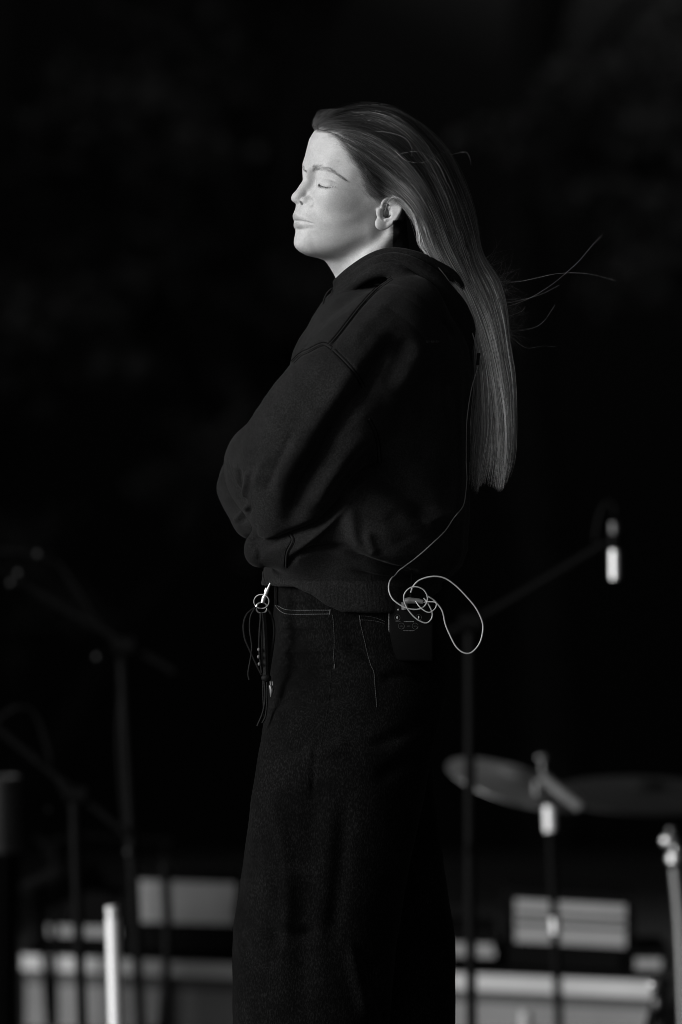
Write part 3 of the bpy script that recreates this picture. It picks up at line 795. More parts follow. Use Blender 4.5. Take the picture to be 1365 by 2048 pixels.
# ================================================================== hair
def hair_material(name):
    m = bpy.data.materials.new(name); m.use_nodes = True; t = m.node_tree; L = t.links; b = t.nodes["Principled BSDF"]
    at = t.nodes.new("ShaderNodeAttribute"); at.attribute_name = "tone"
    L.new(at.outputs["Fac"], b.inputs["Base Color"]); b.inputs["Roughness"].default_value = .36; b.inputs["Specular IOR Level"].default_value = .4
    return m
M['hair'] = hair_material("light_brown_hair")
M['brow'] = mat("brow_hair", .085, .6)
M['lash'] = mat("lash_hair", .01, .7, spec=.1)
def curves_obj(name, strands, radii, m, parent, tones=None):
    hc_ = bpy.data.hair_curves.new(name); hc_.add_curves([len(s_) for s_ in strands])
    P = np.concatenate(strands).astype(np.float32); hc_.points.foreach_set("position", P.ravel())
    R_ = np.concatenate([np.asarray(r, np.float32) for r in radii]); 
    at = hc_.attributes.get("radius") or hc_.attributes.new("radius", 'FLOAT', 'POINT'); at.data.foreach_set("value", R_)
    if tones is not None:
        at = hc_.attributes.new("tone", 'FLOAT', 'POINT'); at.data.foreach_set("value", np.concatenate([np.zeros(len(s_), np.float32) + np.asarray(q, np.float32) for s_, q in zip(strands, tones)]))
    hc_.materials.append(m)
    return link(bpy.data.objects.new(name, hc_), parent)

GUIDES = [  # px, py, depth towards the camera in mm (where no skull lies behind), from hairline to tip; outermost first
 [(634, 252, 2), (668, 233, 4), (716, 219, 4), (770, 221, 4), (817, 241, 4), (860, 278, 4), (895, 324, 3), (921, 380, 2), (942, 444, 0), (958, 514, 0), (988, 568, 0), (1004, 623, 0), (1013, 696, 0), (1024, 776, 0), (1024, 905, 0), (1012, 966, 0)],
 [(634, 258, 10), (664, 240, 20), (712, 224, 34), (764, 228, 40), (812, 252, 44), (852, 299, 44), (884, 351, 40), (907, 410, 34), (927, 470, 26), (947, 532, 20), (974, 590, 16), (992, 650, 14), (1004, 715, 12), (1016, 790, 12), (1016, 900, 12), (1006, 976, 10)],
 [(648, 260, 22), (684, 256, 40), (728, 262, 52), (774, 284, 62), (816, 320, 64), (852, 368, 58), (880, 425, 50), (902, 485, 42), (926, 545, 36), (952, 600, 30), (974, 655, 26), (990, 715, 22), (1001, 785, 20), (1008, 840, 20), (1008, 905, 18), (1000, 984, 16)],
 [(676, 268, 40), (708, 284, 54), (744, 308, 64), (782, 338, 74), (820, 376, 76), (850, 424, 70), (872, 475, 60), (896, 525, 52), (926, 570, 44), (950, 622, 38), (968, 675, 34), (980, 730, 30), (990, 790, 26), (995, 850, 24), (998, 920, 22), (993, 978, 20)],
 [(708, 300, 55), (736, 326, 64), (766, 352, 72), (798, 378, 82), (828, 408, 84), (850, 448, 76), (866, 492, 66), (888, 535, 58), (920, 578, 50), (944, 630, 44), (960, 685, 38), (971, 740, 34), (978, 800, 30), (982, 860, 26), (974, 920, 24), (964, 966, 22)],
 [(728, 336, 62), (748, 356, 68), (770, 374, 76), (796, 392, 84), (820, 414, 84), (838, 446, 78), (852, 490, 70), (878, 534, 62), (912, 576, 54), (938, 628, 46), (953, 680, 40), (962, 735, 34), (966, 800, 28), (965, 860, 24), (959, 930, 20), (953, 990, 18)],
 [(740, 366, 64), (754, 378, 70), (770, 386, 77), (792, 395, 85), (812, 408, 86), (829, 432, 82), (840, 470, 76), (850, 502, 70), (892, 546, 60), (926, 596, 50), (943, 650, 42), (953, 705, 34), (955, 770, 26), (950, 840, 20), (946, 910, 16), (943, 975, 14)],
]
NT = 40
GR = []
for g in GUIDES:
    q = spline(g, 8); L = np.concatenate([[0], np.cumsum(np.linalg.norm(np.diff(q[:, :2], axis=0), axis=1))])
    # equal steps between matching stations keep neighbouring strands side by side
    idx = np.linspace(0, len(q) - 1, NT); base = np.stack([np.interp(idx, np.arange(len(q)), q[:, k]) for k in range(3)], 1)
    dd = base[:, 2].copy()
    for i, (x, y, d_) in enumerate(base):
        h = hitH(x, y)
        if h is not None and y < 445:
            lift = 1.2 + 9 * min(1, i / 9)
            dd[i] = max(h[1] + lift, d_ * .9)
    dd = np.convolve(np.pad(dd, 2, mode='edge'), [.1, .2, .4, .2, .1], 'valid')
    base[:, 2] = dd
    GR.append(base)
GR = np.array(GR)
def strand(u, t0, t1, n, dscale=1., far=False, wob=0., du=0., seed=0, pin=0):
    """positions (world) along the flow of the hair: u across from the crown line (0) to the edge over the ear (1)"""
    t = np.linspace(t0, t1, n); uu = np.clip(u + du * (t - t0), -.06, 1.05) * (len(GR) - 1); uc = np.clip(uu, 0, len(GR) - 1.0001)
    i = uc.astype(int); fr = uu - i; ti = t * (NT - 1); j = np.clip(ti.astype(int), 0, NT - 2); ft = ti - j
    A = GR[i, j] * (1 - ft)[:, None] + GR[i, j + 1] * ft[:, None]; i2 = np.minimum(i + 1, len(GR) - 1)
    B = GR[i2, j] * (1 - ft)[:, None] + GR[i2, j + 1] * ft[:, None]
    P = A + (B - A) * fr[:, None]
    ph = seed * 6.283
    P[:, 0] += wob * np.sin(t * 9 + ph) * (.2 + t * 1.6); P[:, 1] += wob * np.cos(t * 7 + ph * 1.7) * (.2 + t)
    return P, t
strands = []; radii = []; tones = []
rr = np.random.default_rng(11)
NCL = 150
cl_u = rr.random(NCL); cl_s = rr.random((NCL, 4)); cl_far = rr.random(NCL); cl_tone = .05 + .17 * rr.random(NCL) ** 1.3
def add(P, rad, taper=.35):
    out = np.array([W(Q(x, y, d_)) for x, y, d_ in P]); strands.append(out)
    t = np.linspace(0, 1, len(P)); radii.append(rad * (1 - (1 - taper) * np.clip((t - .6) / .4, 0, 1)) )
def lock(c_u, t0, t1, du, seed, depthk, n_st, far, tone, spread=7., tight=2.4):
    """one lock: fine hairs that start apart along the hairline and draw together on the way down"""
    n = 34; base, t = strand(c_u, t0, t1, n, wob=1.6, du=du, seed=seed)
    k = np.clip((t - .30) / .28, 0, 1); k = k * k * (3 - 2 * k)
    base[:, 2] = base[:, 2] * (1 - k) + base[:, 2] * depthk * k
    tn = np.gradient(base[:, :2], axis=0); tn /= np.linalg.norm(tn, axis=1)[:, None] + 1e-6; nrm = np.stack([tn[:, 1], -tn[:, 0]], 1)
    gt = np.clip((t - t0) / max(.05, t1 - t0), 0, 1)
    rad_ = spread * (1 - gt) ** 1.2 + tight * (1 + .8 * np.sin(gt * 9 + seed * 6)) * np.clip(1.25 - gt, .25, 1)
    for _ in range(n_st):
        a_ = rr.random() * 6.283; q_ = math.sqrt(rr.random()) * (1 if rr.random() < .86 else 2.1)
        P = base.copy(); ph = rr.random() * 6.283; am = rr.normal() * 1.0
        P[:, :2] += nrm * (q_ * math.cos(a_) * rad_ + am * np.sin(t * 6 + ph) * gt)[:, None]
        P[:, 2] += q_ * math.sin(a_) * rad_ * .45 + abs(rr.normal()) * .5
        i0 = int(abs(rr.normal()) * 1.6) if not far else 0; i1 = n - int(abs(rr.normal()) * 2.2) if rr.random() < .8 else rr.integers(n // 2, n)
        if i1 - i0 < 6: continue
        P = P[i0:i1]; tt = t[i0:i1]
        if far: P[:, 2] = -P[:, 2] * .96
        add(P, rr.uniform(.00006, .00012)); tones.append(min(.8, tone * rr.uniform(.75, 1.3)) * shade_in_tone(c_u, tt))
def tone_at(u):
    return float(np.interp(u, [0, .15, .35, .6, .8, 1], [.07, .09, .2, .5, .72, .66])) * math.exp(.7 * math.sin(u * 31 + 1) + .6 * math.sin(u * 67))  # front-lit locks lightened and crown darkened in the hair tone itself
def shade_in_tone(u, t):  # shade at temple, back and tail put into the hair tone
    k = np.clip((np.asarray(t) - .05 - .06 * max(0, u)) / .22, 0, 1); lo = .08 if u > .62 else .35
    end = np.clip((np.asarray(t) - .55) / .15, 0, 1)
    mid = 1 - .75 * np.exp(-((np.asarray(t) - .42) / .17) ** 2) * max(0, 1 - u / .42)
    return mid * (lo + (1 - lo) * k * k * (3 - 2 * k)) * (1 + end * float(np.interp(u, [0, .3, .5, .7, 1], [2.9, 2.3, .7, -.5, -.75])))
def locks(N, n_st, far, shade=1., dk=(0., 1.), late=.0):
    for i in range(N):
        u = (i + rr.random()) / N * .985 - .02
        t1 = min(1., 1 - .09 * rr.random() ** 2 - .05 * abs(math.sin(u * 19 + 2)) if rr.random() < .8 else rr.uniform(.78, .95))
        lock(u, abs(rr.normal()) * (.02 + .04 * max(0, u)) + late * rr.random(), t1, rr.normal() * .05, rr.random(), rr.uniform(*dk), n_st, far,
             min(.75, tone_at(u) * shade * rr.uniform(.7, 1.35)), spread=rr.uniform(5, 10) * min(1, .35 + 3 * abs(u)) * (1 if u < .8 else .55), tight=rr.uniform(1.4, 3.4))
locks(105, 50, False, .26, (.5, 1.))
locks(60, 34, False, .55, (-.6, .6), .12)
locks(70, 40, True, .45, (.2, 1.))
for _ in range(1900):     # wisps: a few hairs stuck together, some in a much lighter tone
    u = min(.99, max(-.05, rr.beta(1.4, 1.15) * 1.02 - .03)); t0 = abs(rr.normal()) * .05 + .15 * (rr.random() < .3) * rr.random()
    P, t = strand(u, t0, rr.uniform(.45, 1.) if rr.random() < .5 else 1 - .14 * rr.random() ** 2, 34, wob=rr.uniform(.8, 3.2), du=rr.normal() * .14, seed=rr.random())
    k = np.clip((t - .35) / .3, 0, 1); P[:, 2] = P[:, 2] * (1 - k * .12 * rr.random()) + 1.2 + 1.8 * rr.random()
    if u < .2: P[:, :2] += np.array([.5, -.5]) * rr.random() * 6
    add(P, rr.uniform(.0002, .00052), .12); tones.append(np.clip(tone_at(u) * rr.choice([.4, 1., 1.8, 3.2]) * rr.uniform(.8, 1.3), .04, .9) * shade_in_tone(u, t))
for _ in range(420):      # hairs that cross from lock to lock
    u = rr.uniform(-.03, 1.0); P, t = strand(u, rr.uniform(.0, .3), rr.uniform(.6, 1.), 30, wob=rr.uniform(1, 5), du=rr.normal() * .22, seed=rr.random()); P[:, 2] += 1.5 + 2 * rr.random()
    add(P, .00008); tones.append(min(.7, tone_at(u) * 1.3) * shade_in_tone(u, t))
# short fine hairs along the hairline
for _ in range(5200):
    y = rr.uniform(259, 392); x = np.interp(y, HL[:, 0], HL[:, 1]) + rr.normal() * 10 + 1
    if y < 266: x = rr.uniform(632, 668)
    # direction of the flow here
    dist = ((GR[:, :12, 0] - x) ** 2 + (GR[:, :12, 1] - y) ** 2); a, b = np.unravel_index(dist.argmin(), dist.shape)
    v = GR[a, b + 1, :2] - GR[a, b, :2]; v /= np.linalg.norm(v); ang = rr.normal() * .22; v = np.array([v[0] * math.cos(ang) - v[1] * math.sin(ang), v[0] * math.sin(ang) + v[1] * math.cos(ang)])
    ln = rr.uniform(10, 34); out = []
    for k in range(6):
        h = hitH(x + v[0] * ln * k / 5, y + v[1] * ln * k / 5, .25 + 2.6 * (k / 5) ** 1.5)
        if h is not None: out.append(W(h))
    if len(out) == 6: strands.append(np.array(out)); radii.append(np.linspace(.00005, .00003, 6))
# loose single hairs in the wind
tones += [.13] * (len(strands) - len(tones))
LOOSE = [
 ((985, 560, 5), (1012, 564, 8), (1040, 563, 12), (1075, 556, 15), (1110, 548, 16), (1145, 546, 16), (1185, 549, 14), (1232, 561, 10)),
 ((990, 620, 5), (1025, 610, 6), (1060, 596, 8), (1100, 572, 10), (1130, 548, 12), (1160, 520, 10), (1185, 490, 8), (1205, 470, 6)),
 ((975, 635, 8), (1000, 655, 8), (1030, 680, 10), (1055, 696, 8), (1085, 692, 5), (1110, 694, 2)),
 ((985, 600, 8), (1010, 606, 8), (1040, 600, 8), (1080, 590, 5), (1120, 570, 5)),
 ((785, 318, 80), (800, 309, 84), (818, 304, 84), (835, 303, 82), (852, 308, 76), (870, 322, 70)),
 ((790, 300, 78), (805, 316, 86), (822, 324, 88), (845, 325, 84), (868, 314, 76), (890, 304, 60), (903, 300, 50)),
 ((720, 262, 60), (745, 262, 72), (780, 266, 78), (810, 276, 80), (823, 295, 80), (824, 312, 78)),
 ((670, 252, 30), (676, 240, 28), (690, 226, 20), (712, 214, 15), (740, 209, 10), (775, 210, 8)),
 ((866, 316, 60), (880, 335, 58), (892, 360, 52), (902, 378, 48)),
 ((1000, 640, 0), (1030, 628, 0), (1045, 622, 0), (1052, 612, 0)), ((1004, 660, 0), (1035, 662, 4), (1070, 655, 4), (1090, 640, 4), (1110, 610, 4)),
 ((900, 310, 0), (925, 305, 4), (935, 306, 6), (941, 320, 6), (943, 330, 4)),
 ((954, 690, 36), (958, 700, 37), (962, 715, 37), (956, 722, 36), (951, 735, 35)),
]
for l in LOOSE:
    for k in range(2):
        q = spline([(x + rr.normal() * 1.1 * k, y + rr.normal() * 1.1 * k, d_ + rr.normal() * k) for x, y, d_ in l], 7); add(q, .0001 if k == 0 else .00006); tones.append(.26)
for _ in range(330):
    y = rr.uniform(520, 790); x0 = np.interp(y, [514, 568, 623, 696, 776, 905], [960, 985, 1002, 1011, 1023, 1026]) - 6
    ln = rr.uniform(18, 75) if y < 680 else rr.uniform(6, 22); an = rr.normal() * .5 - .05; c = rr.normal() * .9
    q = [(x0 - 22, y - 42, 3), (x0 - 6, y - 16, 3)] + [(x0 + ln * k / 4 * math.cos(an + c * k / 4), y + ln * k / 4 * math.sin(an + c * k / 4) , 3 + rr.normal() * 3) for k in range(5)]
    add(spline(q, 4), .00006); tones.append(.2)
for _ in range(320):      # stray hairs over the crown and down the back
    u = rr.uniform(-.06, .2); P, t = strand(u, rr.uniform(0, .2), rr.uniform(.4, 1), 26, wob=2.5, seed=rr.random()); a = rr.uniform(1, 7) * np.sin(np.linspace(0, math.pi * rr.uniform(.7, 1.3), 26))
    tn = np.gradient(P[:, :2], axis=0); tn /= np.linalg.norm(tn, axis=1)[:, None]; P[:, 0] += tn[:, 1] * a; P[:, 1] -= tn[:, 0] * a
    P[:, 2] *= rr.uniform(-.5, 1); add(P, .00009); tones.append(.16)
for _ in range(260):      # tuft lifted off the forehead
    x = rr.uniform(630, 662); c = rr.uniform(.4, 1.1); hgt = rr.uniform(14, 42)
    q = [(x, 262, rr.uniform(-10, 26)), (x - 4 + rr.normal() * 2, 262 - hgt * .5, rr.uniform(-10, 22)), (x + 4 * c, 262 - hgt * .85, 8), (x + 18 * c, 260 - hgt, 4), (x + 46 * c, 256 - hgt * .92, 2)]
    if q[3][1] > 208: add(spline(q, 5), .0001)
tones += [.13] * (len(strands) - len(tones))
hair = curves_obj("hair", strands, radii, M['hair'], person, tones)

# brows and lashes
def hairs_on(name, path, wid, count, ln, ang0, rad, lift=.3, seed=0):
    r = np.random.default_rng(seed); q = spline(path, 12); st = []; ra = []
    tn = np.gradient(q[:, :2], axis=0); tn /= np.linalg.norm(tn, axis=1)[:, None]
    for _ in range(count):
        i = int(r.random() ** 1.25 * (len(q) - 1)); w_ = np.interp(i / (len(q) - 1), [0, .25, .6, 1], wid); o_ = r.uniform(-.5, .5) * w_
        x = q[i, 0] - tn[i, 1] * o_; y = q[i, 1] + tn[i, 0] * o_
        a = math.atan2(tn[i, 1], tn[i, 0]) + np.interp(i / (len(q) - 1), [0, .4, 1], ang0) + r.normal() * .15; l_ = ln * r.uniform(.6, 1.2); out = []
        for k in range(4):
            h = hitH(x + math.cos(a) * l_ * k / 3, y + math.sin(a) * l_ * k / 3, lift + .25 * k)
            if h is not None: out.append(W(h))
        if len(out) == 4: st.append(np.array(out)); ra.append(np.array([rad, rad, rad * .8, rad * .4]) / 1000)
    return st, ra
st, ra = hairs_on("eyebrow", ((625, 338), (634, 336.5), (648, 337), (662, 341), (674, 348), (684, 355), (692, 361)), (11, 10, 6, 3), 430, 7.5, (-.75, -.15, .1), .036, seed=3)
st2, ra2 = hairs_on("eyebrow", ((603.5, 328), (606.5, 333), (609.5, 338), (613, 342)), (5, 5, 4, 2), 90, 5, (-.2, -.1, .1), .05, seed=4)
curves_obj("eyebrows", st + st2, ra + ra2, M['brow'], person)
st = []; ra = []; q = spline(((638.5, 368), (643, 371), (650, 373), (657, 373.6), (664, 373), (671, 371)), 9); r3 = np.random.default_rng(5)
for i in range(len(q)):
    f_ = i / (len(q) - 1)
    for k in range(2 if f_ < .6 else 1):
        if r3.random() > 1.15 - .75 * f_: continue
        h = hitH(q[i, 0] + r3.normal() * .6, q[i, 1] + r3.normal() * .3, .1)
        if h is None: continue
        dirn = np.array([-(1.6 - 2.6 * f_) + r3.normal() * .3, 2.4, -(2.6 - .8 * f_) + r3.normal() * .3]); dirn *= r3.uniform(.85, 1.45)
        P = [h, h + dirn * .5 + np.array([0, 0, -.3]), h + dirn * .95, h + dirn * 1.3 + np.array([0, 0, .6])]
        st.append(np.array([W(p) for p in P])); ra.append(np.array([.13, .11, .08, .04]) / 1000)
curves_obj("eyelashes", st, ra, M['lash'], person)

# ================================================================== in-ear monitor, pack and cables
ear_b = mat("speckled_earpiece", .09, .3, var=.9, vscale=1400, spec=.7)
piece = empty("earphone", "speckled in-ear monitor with thin grey cable running down the back of the sweatshirt", "earphone")
a = hitH(772, 424, 1.5)
def blob(P): return smin(ell(P, a + np.array([0, -1.5, 0]), (5.6, 5, 7.2)), ell(P, a + np.array([-3.5, -1, -5]), (4, 4, 3.5)), 3)
BP_, BF_ = surface(blob, a - 14, a + 14, .8)
mesh_obj("earpiece", to_world(BP_), BF_[:, ::-1], ear_b, piece)
q = [a + np.array([0, 3, 2])] + [np.array(Q(x, y, d_)) for x, y, d_ in ((775, 408, 78), (781, 397.5, 85), (792, 394, 90), (804, 399, 92), (816, 410, 90), (828, 428, 84), (842, 470, 70), (862, 515, 72), (900, 565, 66), (936, 640, 52), (952, 690, 52), (958, 712, 54), (957, 728, 55), (953, 745, 56), (944, 775, 58), (937, 815, 62), (933, 860, 66), (932.5, 920, 66))]
up_ = spline([tuple(v) for v in q], 8)
low = [(932.5, 957), (930.5, 982), (924.8, 1012), (905.7, 1037), (886.7, 1064), (852, 1098), (827.6, 1118), (803, 1136), (786, 1153)]
lw = []
for p in spline(low, 6):
    h = hitG(p[0], p[1], 1.2)
    if h is not None: lw.append(h)
dl = np.array([v[1] for v in lw]); dl = np.maximum.accumulate(dl[::-1])[::-1] if False else dl
dl = np.maximum(dl, np.convolve(np.pad(dl, 6, mode='edge'), np.ones(13) / 13, 'valid'))
lw = [Q(*proj(np.array([v]))[0:1][0], 0) if False else np.array([v[0], dd_, v[2]]) for v, dd_ in zip(lw, dl)]
full = np.vstack([up_, np.array(lw)])
MB().tube([W(v) for v in full], .0008, 8).build("thin_cable", M['cord_dim'], piece)
MB().tube([W(v) for v in (Q(958, 706, 55), Q(957, 716, 55), Q(956, 730, 56))], .0022, 10).build("cable_slider", M['seam'], piece)

hp = hitJ(825, 1262, 0)
pack_d = (hp[1] if hp is not None else 130) + 14
pack = empty("wireless_pack", "black receiver pack clipped to the back pocket, with coiled pale cable and two antennas", "receiver pack")
pc = Q(826, 1262, pack_d); pang = math.radians(-14)
PR = Matrix.Rotation(pang, 3, 'Z')
pack.location = W(pc)
def PK(u, v, w_=0.):      # pack face coordinates in mm: u right, v up, w out of the face
    return PR @ Vector((u / 1000, -w_ / 1000, v / 1000))
MB().box((0, 0, 0), (.064, .021, .084), rot=PR, bevel=.0035).build("case", M['black_plastic'], pack)
MB().box(PK(-31.2, -1, 10.4), (.0011, .0006, .076), rot=PR, bevel=.0002).build("edge_trim", M['dull_steel'], pack)
MB().box(PK(-36, 12, 3), (.0022, .004, .0145), rot=PR, bevel=.0006).build("belt_clip", M['steel'], pack)
for (u, v, rx, rz) in ((-18, 29.5, 1.0, 1.3), (-19.3, 18.5, 1.0, 2.2), (11, 19, 1.0, 2.1)):
    MB().ball(PK(u, v, 10.6), (rx / 1000, .0008, rz / 1000)).build("indicator", M['cord'], pack)
for (u, v, r_) in ((-19.3, 18.5, 4.0), (11, 19, 4.0), (-13.5, 7, 4.2), (6, 7, 4.2)):
    q = [PK(u + r_ * math.cos(k * math.pi / 12), v + r_ * math.sin(k * math.pi / 12), 10.7) for k in range(24)]
    MB().tube(q, .00022, 5, closed=True).build("dial_ring", mat("ring_print", .03, .6) if "ring_print" not in bpy.data.materials else bpy.data.materials["ring_print"], pack)
mb = MB()                 # rows of tiny print, too small to read in the photograph
rs_ = random.Random(4)
for (u0, u1, v, hh) in ((-10, 3.5, 13.2, 1.3), (-11, 5.5, .6, .7), (-5.5, -1, 7, .6), (-15.5, -11.5, 7, .5), (4, 8, 7, .5), (-22, -15, 13.6, .4)):
    u = u0
    while u < u1:
        wd = rs_.uniform(.5, 1.2); mb.box(PK(u + wd / 2, v, 10.55), (wd / 1000, .0003, hh * rs_.uniform(.6, 1) / 1000), rot=PR); u += wd + .35
mb.build("print", mat("dim_print", .07, .6), pack, smooth=False)
for ux, top in ((-31, 94), (-1.5, 105)):
    b0 = PK(ux, 43, 2); mb = MB().tube([b0, b0 + Vector((0, 0, .008))], .0032, 12).tube([b0 + Vector((0, 0, .008)), b0 + Vector((.0006, 0, top / 1000 * .6)), b0 + Vector((0, 0, top / 1000 + .012))], .0012, 8)
    an_ = mb.build("antenna", M['black_plastic'], pack)
    MB().ball(b0 + Vector((0, 0, top / 1000 + .0125)), .0012).build("tip", M['print'], an_)
MB().tube([PK(-31, 43, 2), PK(-31, 48, 2)], .0036, 12).tube([PK(-31.3, 34, 6), PK(-31, 43.5, 6)], .0016, 8).build("antenna_socket", M['chrome'], pack)
con = MB().tube([PK(-8, 30, 13), PK(-8, 40, 14)], .0048, 14).tube([PK(-9, 41, 14), PK(-2, 42, 14.5), PK(12, 41.5, 14.5), PK(18, 40, 14)], [.0042, .0046, .0038, .003], 14)
con.build("plug", mat("frosted_grey_plug", .10, .4), pack)
pw = W(pc)
def cord(pts, r_, m, name="cord"):
    q = spline(pts, 8)
    return MB().tube([W(Q(x, y, pack_d + d_)) - pw for x, y, d_ in q], r_ / 1000, 10).build(name, m, pack)
cord(((786, 1153, 6), (784.6, 1155, 8), (779.5, 1164, 12), (778, 1179, 17), (783.5, 1194.7, 20), (794.5, 1205.7, 22), (812, 1215.6, 22), (832, 1219, 21), (846, 1215, 20), (854, 1205, 19), (855, 1192, 20), (847, 1179, 22), (832, 1173.5, 24), (818, 1177.5, 24), (809, 1189, 24), (809, 1202, 23), (816.5, 1219, 22), (832, 1236.5, 20), (851.6, 1246, 18), (862.6, 1238.7, 17), (865, 1225.5, 17), (857, 1208, 18), (848, 1196, 18)), .95, M['cord'])
cord(((829.7, 1199, 18), (840.7, 1214.5, 24), (858, 1225, 25), (871, 1216.7, 23), (872.5, 1205.7, 22), (860, 1203.5, 20), (840.7, 1205.7, 18)), .8, M['cord'])
cord(((853.8, 1191, 16), (869, 1201, 15), (884.6, 1221, 14), (891, 1247.5, 14), (900, 1269.5, 14), (913, 1293.6, 14), (928.6, 1305.7, 14), (944, 1304.6, 13), (959.3, 1287, 12), (966, 1263, 10), (964.8, 1243, 10), (952.7, 1216.7, 12), (933, 1192.5, 14), (911, 1170.5, 16), (889, 1156, 18), (864.8, 1153, 20), (840.7, 1159.6, 20), (827.5, 1171.6, 19), (822, 1185, 16)), 1.05, M['cord'])

mb = MB()                 # tiny tone-on-tone embroidery on the shoulder blade, unreadable in the photograph
for k, x in enumerate((853, 858, 862.5, 867, 871.5, 876)):
    for (x0_, y0_, x1_, y1_) in (((x, 685.5, x + 1.2, 681), (x + 1.2, 681, x + 2.6, 685.5)), ((x, 681, x, 685.5), (x, 681.4, x + 2.4, 683.4)))[k % 2]:
        q_ = [hitG(x0_, y0_, .3), hitG(x1_, y1_, .3)]
        if q_[0] is not None and q_[1] is not None: mb.tube([W(v) for v in q_], .00045, 5)
mb.build("embroidery", M['stitch_dim'], hoodie)
# ------------------------------------------------------------------ key clip on the belt loop
keyd = 112
keys = empty("key_lanyard", "steel snap clip and rings with black leather straps and beads hanging at the front hip", "key chain")
kw = W(Q(530, 1180, keyd)); keys.location = kw
def K(x, y, d_=0): return W(Q(x, y, keyd + d_)) - kw
mb = MB().tube([K(541, 1166), K(538, 1174), K(533, 1186), K(528, 1197), K(525.5, 1206)], [.0012, .0018, .0030, .0034, .0026], 12).tube([K(533, 1176), K(530, 1182), K(534, 1192)], .0012, 8)
mb.build("snap_clip", M['steel'], keys)
def ring(cx, cy, rx, ry, r_, tilt, name, m):
    q = [K(cx + rx * math.cos(a_), cy + ry * math.sin(a_), tilt * math.cos(a_)) for a_ in np.linspace(0, 2 * math.pi, 40, endpoint=False)]
    MB().tube(q, r_, 8, closed=True).build(name, m, keys)
ring(523.7, 1203, 15, 14, .0011, 5, "ring", M['dull_steel']); ring(523.7, 1215.6, 11, 11, .0012, -3, "ring", M['steel'])
def strap(pts, r_, name="strap", m=None): MB().tube([K(*p) for p in spline(pts, 8)], r_, 8).build(name, m or M['leather'], keys)
strap(((526, 1226, 2), (529, 1260, 3), (531, 1300, 3), (532, 1350, 3)), .0052)
strap(((523, 1226, 6), (520, 1260, 8), (519, 1300, 8), (524, 1345, 6)), .0016)
strap(((509, 1216, 0), (495, 1228, 2), (488, 1248, 3), (490, 1275, 4), (500, 1300, 5), (513, 1328, 5), (524, 1350, 4)), .0016)
strap(((512, 1214, 4), (502, 1232, 6), (500, 1258, 6), (504, 1290, 6), (502, 1315, 5), (497, 1345, 4), (499, 1360, 4)), .0013)
strap(((535, 1214, -2), (545, 1235, -2), (549, 1262, 0), (545, 1300, 0), (538, 1345, 0)), .0018)
MB().ball(K(533, 1356, 4), (.0072, .006, .0058)).build("knot", M['leather'], keys)
for pts in (((529, 1360, 5), (531, 1395, 6), (526, 1425, 5), (515, 1452, 4)), ((534, 1362, 5), (535, 1390, 6), (532, 1430, 5), (525, 1446, 4)), ((527, 1360, 2), (527, 1390, 2), (529, 1430, 2), (528, 1440, 2))):
    strap(pts, .0014, "tassel")
for (x, y) in ((518, 1299), (517.6, 1313.4), (519, 1328)): MB().ball(K(x, y, 11), (.0021, .0021, .0026)).build("bead", M['print'], keys)
MB().tube([K(541, 1363, 6), K(541.5, 1371, 7)], .0009, 6).tube([K(545, 1363, 6), K(545.5, 1371, 7)], .0009, 6).tube([K(541, 1371, 7), K(543.5, 1380, 8), K(542.5, 1394, 7)], [.0024, .0032, .0012], 8).build("charm", M['dull_steel'], keys)

# ================================================================== things behind the person
YB = 3.3
def rod(mb, a, b, r, y=YB, y2=None): return mb.tube([BP(a[0], a[1], y), BP(b[0], b[1], y if y2 is None else y2)], r, 14)
def part_tube(t, name, pts, r, m, y=YB, n=8):
    q = [BP(p[0], p[1], y + (p[2] if len(p) > 2 else 0)) for p in (spline([tuple(p) + ((0,) if len(p) == 2 else ()) for p in pts], n) if len(pts) > 2 else pts)]
    return MB().tube([v - t.location for v in q], r, 12).build(name, m, t)
def thing(name, label, cat, foot, y=YB, group=None):
    t = empty(name, label, cat, group); p = BP(foot[0], foot[1], y); t.location = (p.x, p.y, 0); return t
def zpx(y, z=0.): return 1024 + (CZ / 1000 - z) / (S / 1000 * (D / 1000 + y) / (D / 1000))
def tripod(t, r_=.28, m=None):
    r_ *= .7; m = None
    for k in range(3):
        a_ = k * 2.094 + .5; MB().tube([Vector((0, 0, .075)), Vector((r_ * math.cos(a_), r_ * math.sin(a_), .009))], .007, 10).build("leg", m or M['stand_black'], t)
G_MIC = "microphone stands behind the person"
# tall boom stand on the left
t = thing("microphone_stand", "tall black boom microphone stand at the left, cable looping over its boom", "microphone stand", (286, 2048), YB, G_MIC)
part_tube(t, "pole", ((245, 1318), (252, 1450), (268, 1750), (280, 2000), (287, zpx(YB, .02))), .0105, M['stand_black'])
part_tube(t, "boom", ((20, 1150), (350, 1342)), .0085, M['stand_black'])
part_tube(t, "cable", ((-20, 1103), (40, 1104), (80, 1110), (112, 1120), (150, 1168), (190, 1232), (225, 1275), (246, 1320), (240, 1500), (262, 1760), (282, 2040)), .0052, M['stand_black'])
p0 = BP(245, 1290, YB) - t.location
MB().tube([p0 + Vector((-.02, 0, 0)), p0 + Vector((.024, 0, -.004))], .019, 16).build("clutch", M['stand_black'], t)
for (x, y) in ((78, 1108), (39, 1146), (24, 1166), (196, 1314), (258, 1704)): MB().ball(BP(x, y, YB - .02) - t.location, .0075).build("knob", M['dim_steel'], t)
tripod(t, .3)
MB().tube([BP(8, 1143, YB) - t.location, BP(-60, 1120, YB) - t.location], .012, 14).ball(BP(-70, 1117, YB) - t.location, .03).build("microphone", M['case_black'], t)
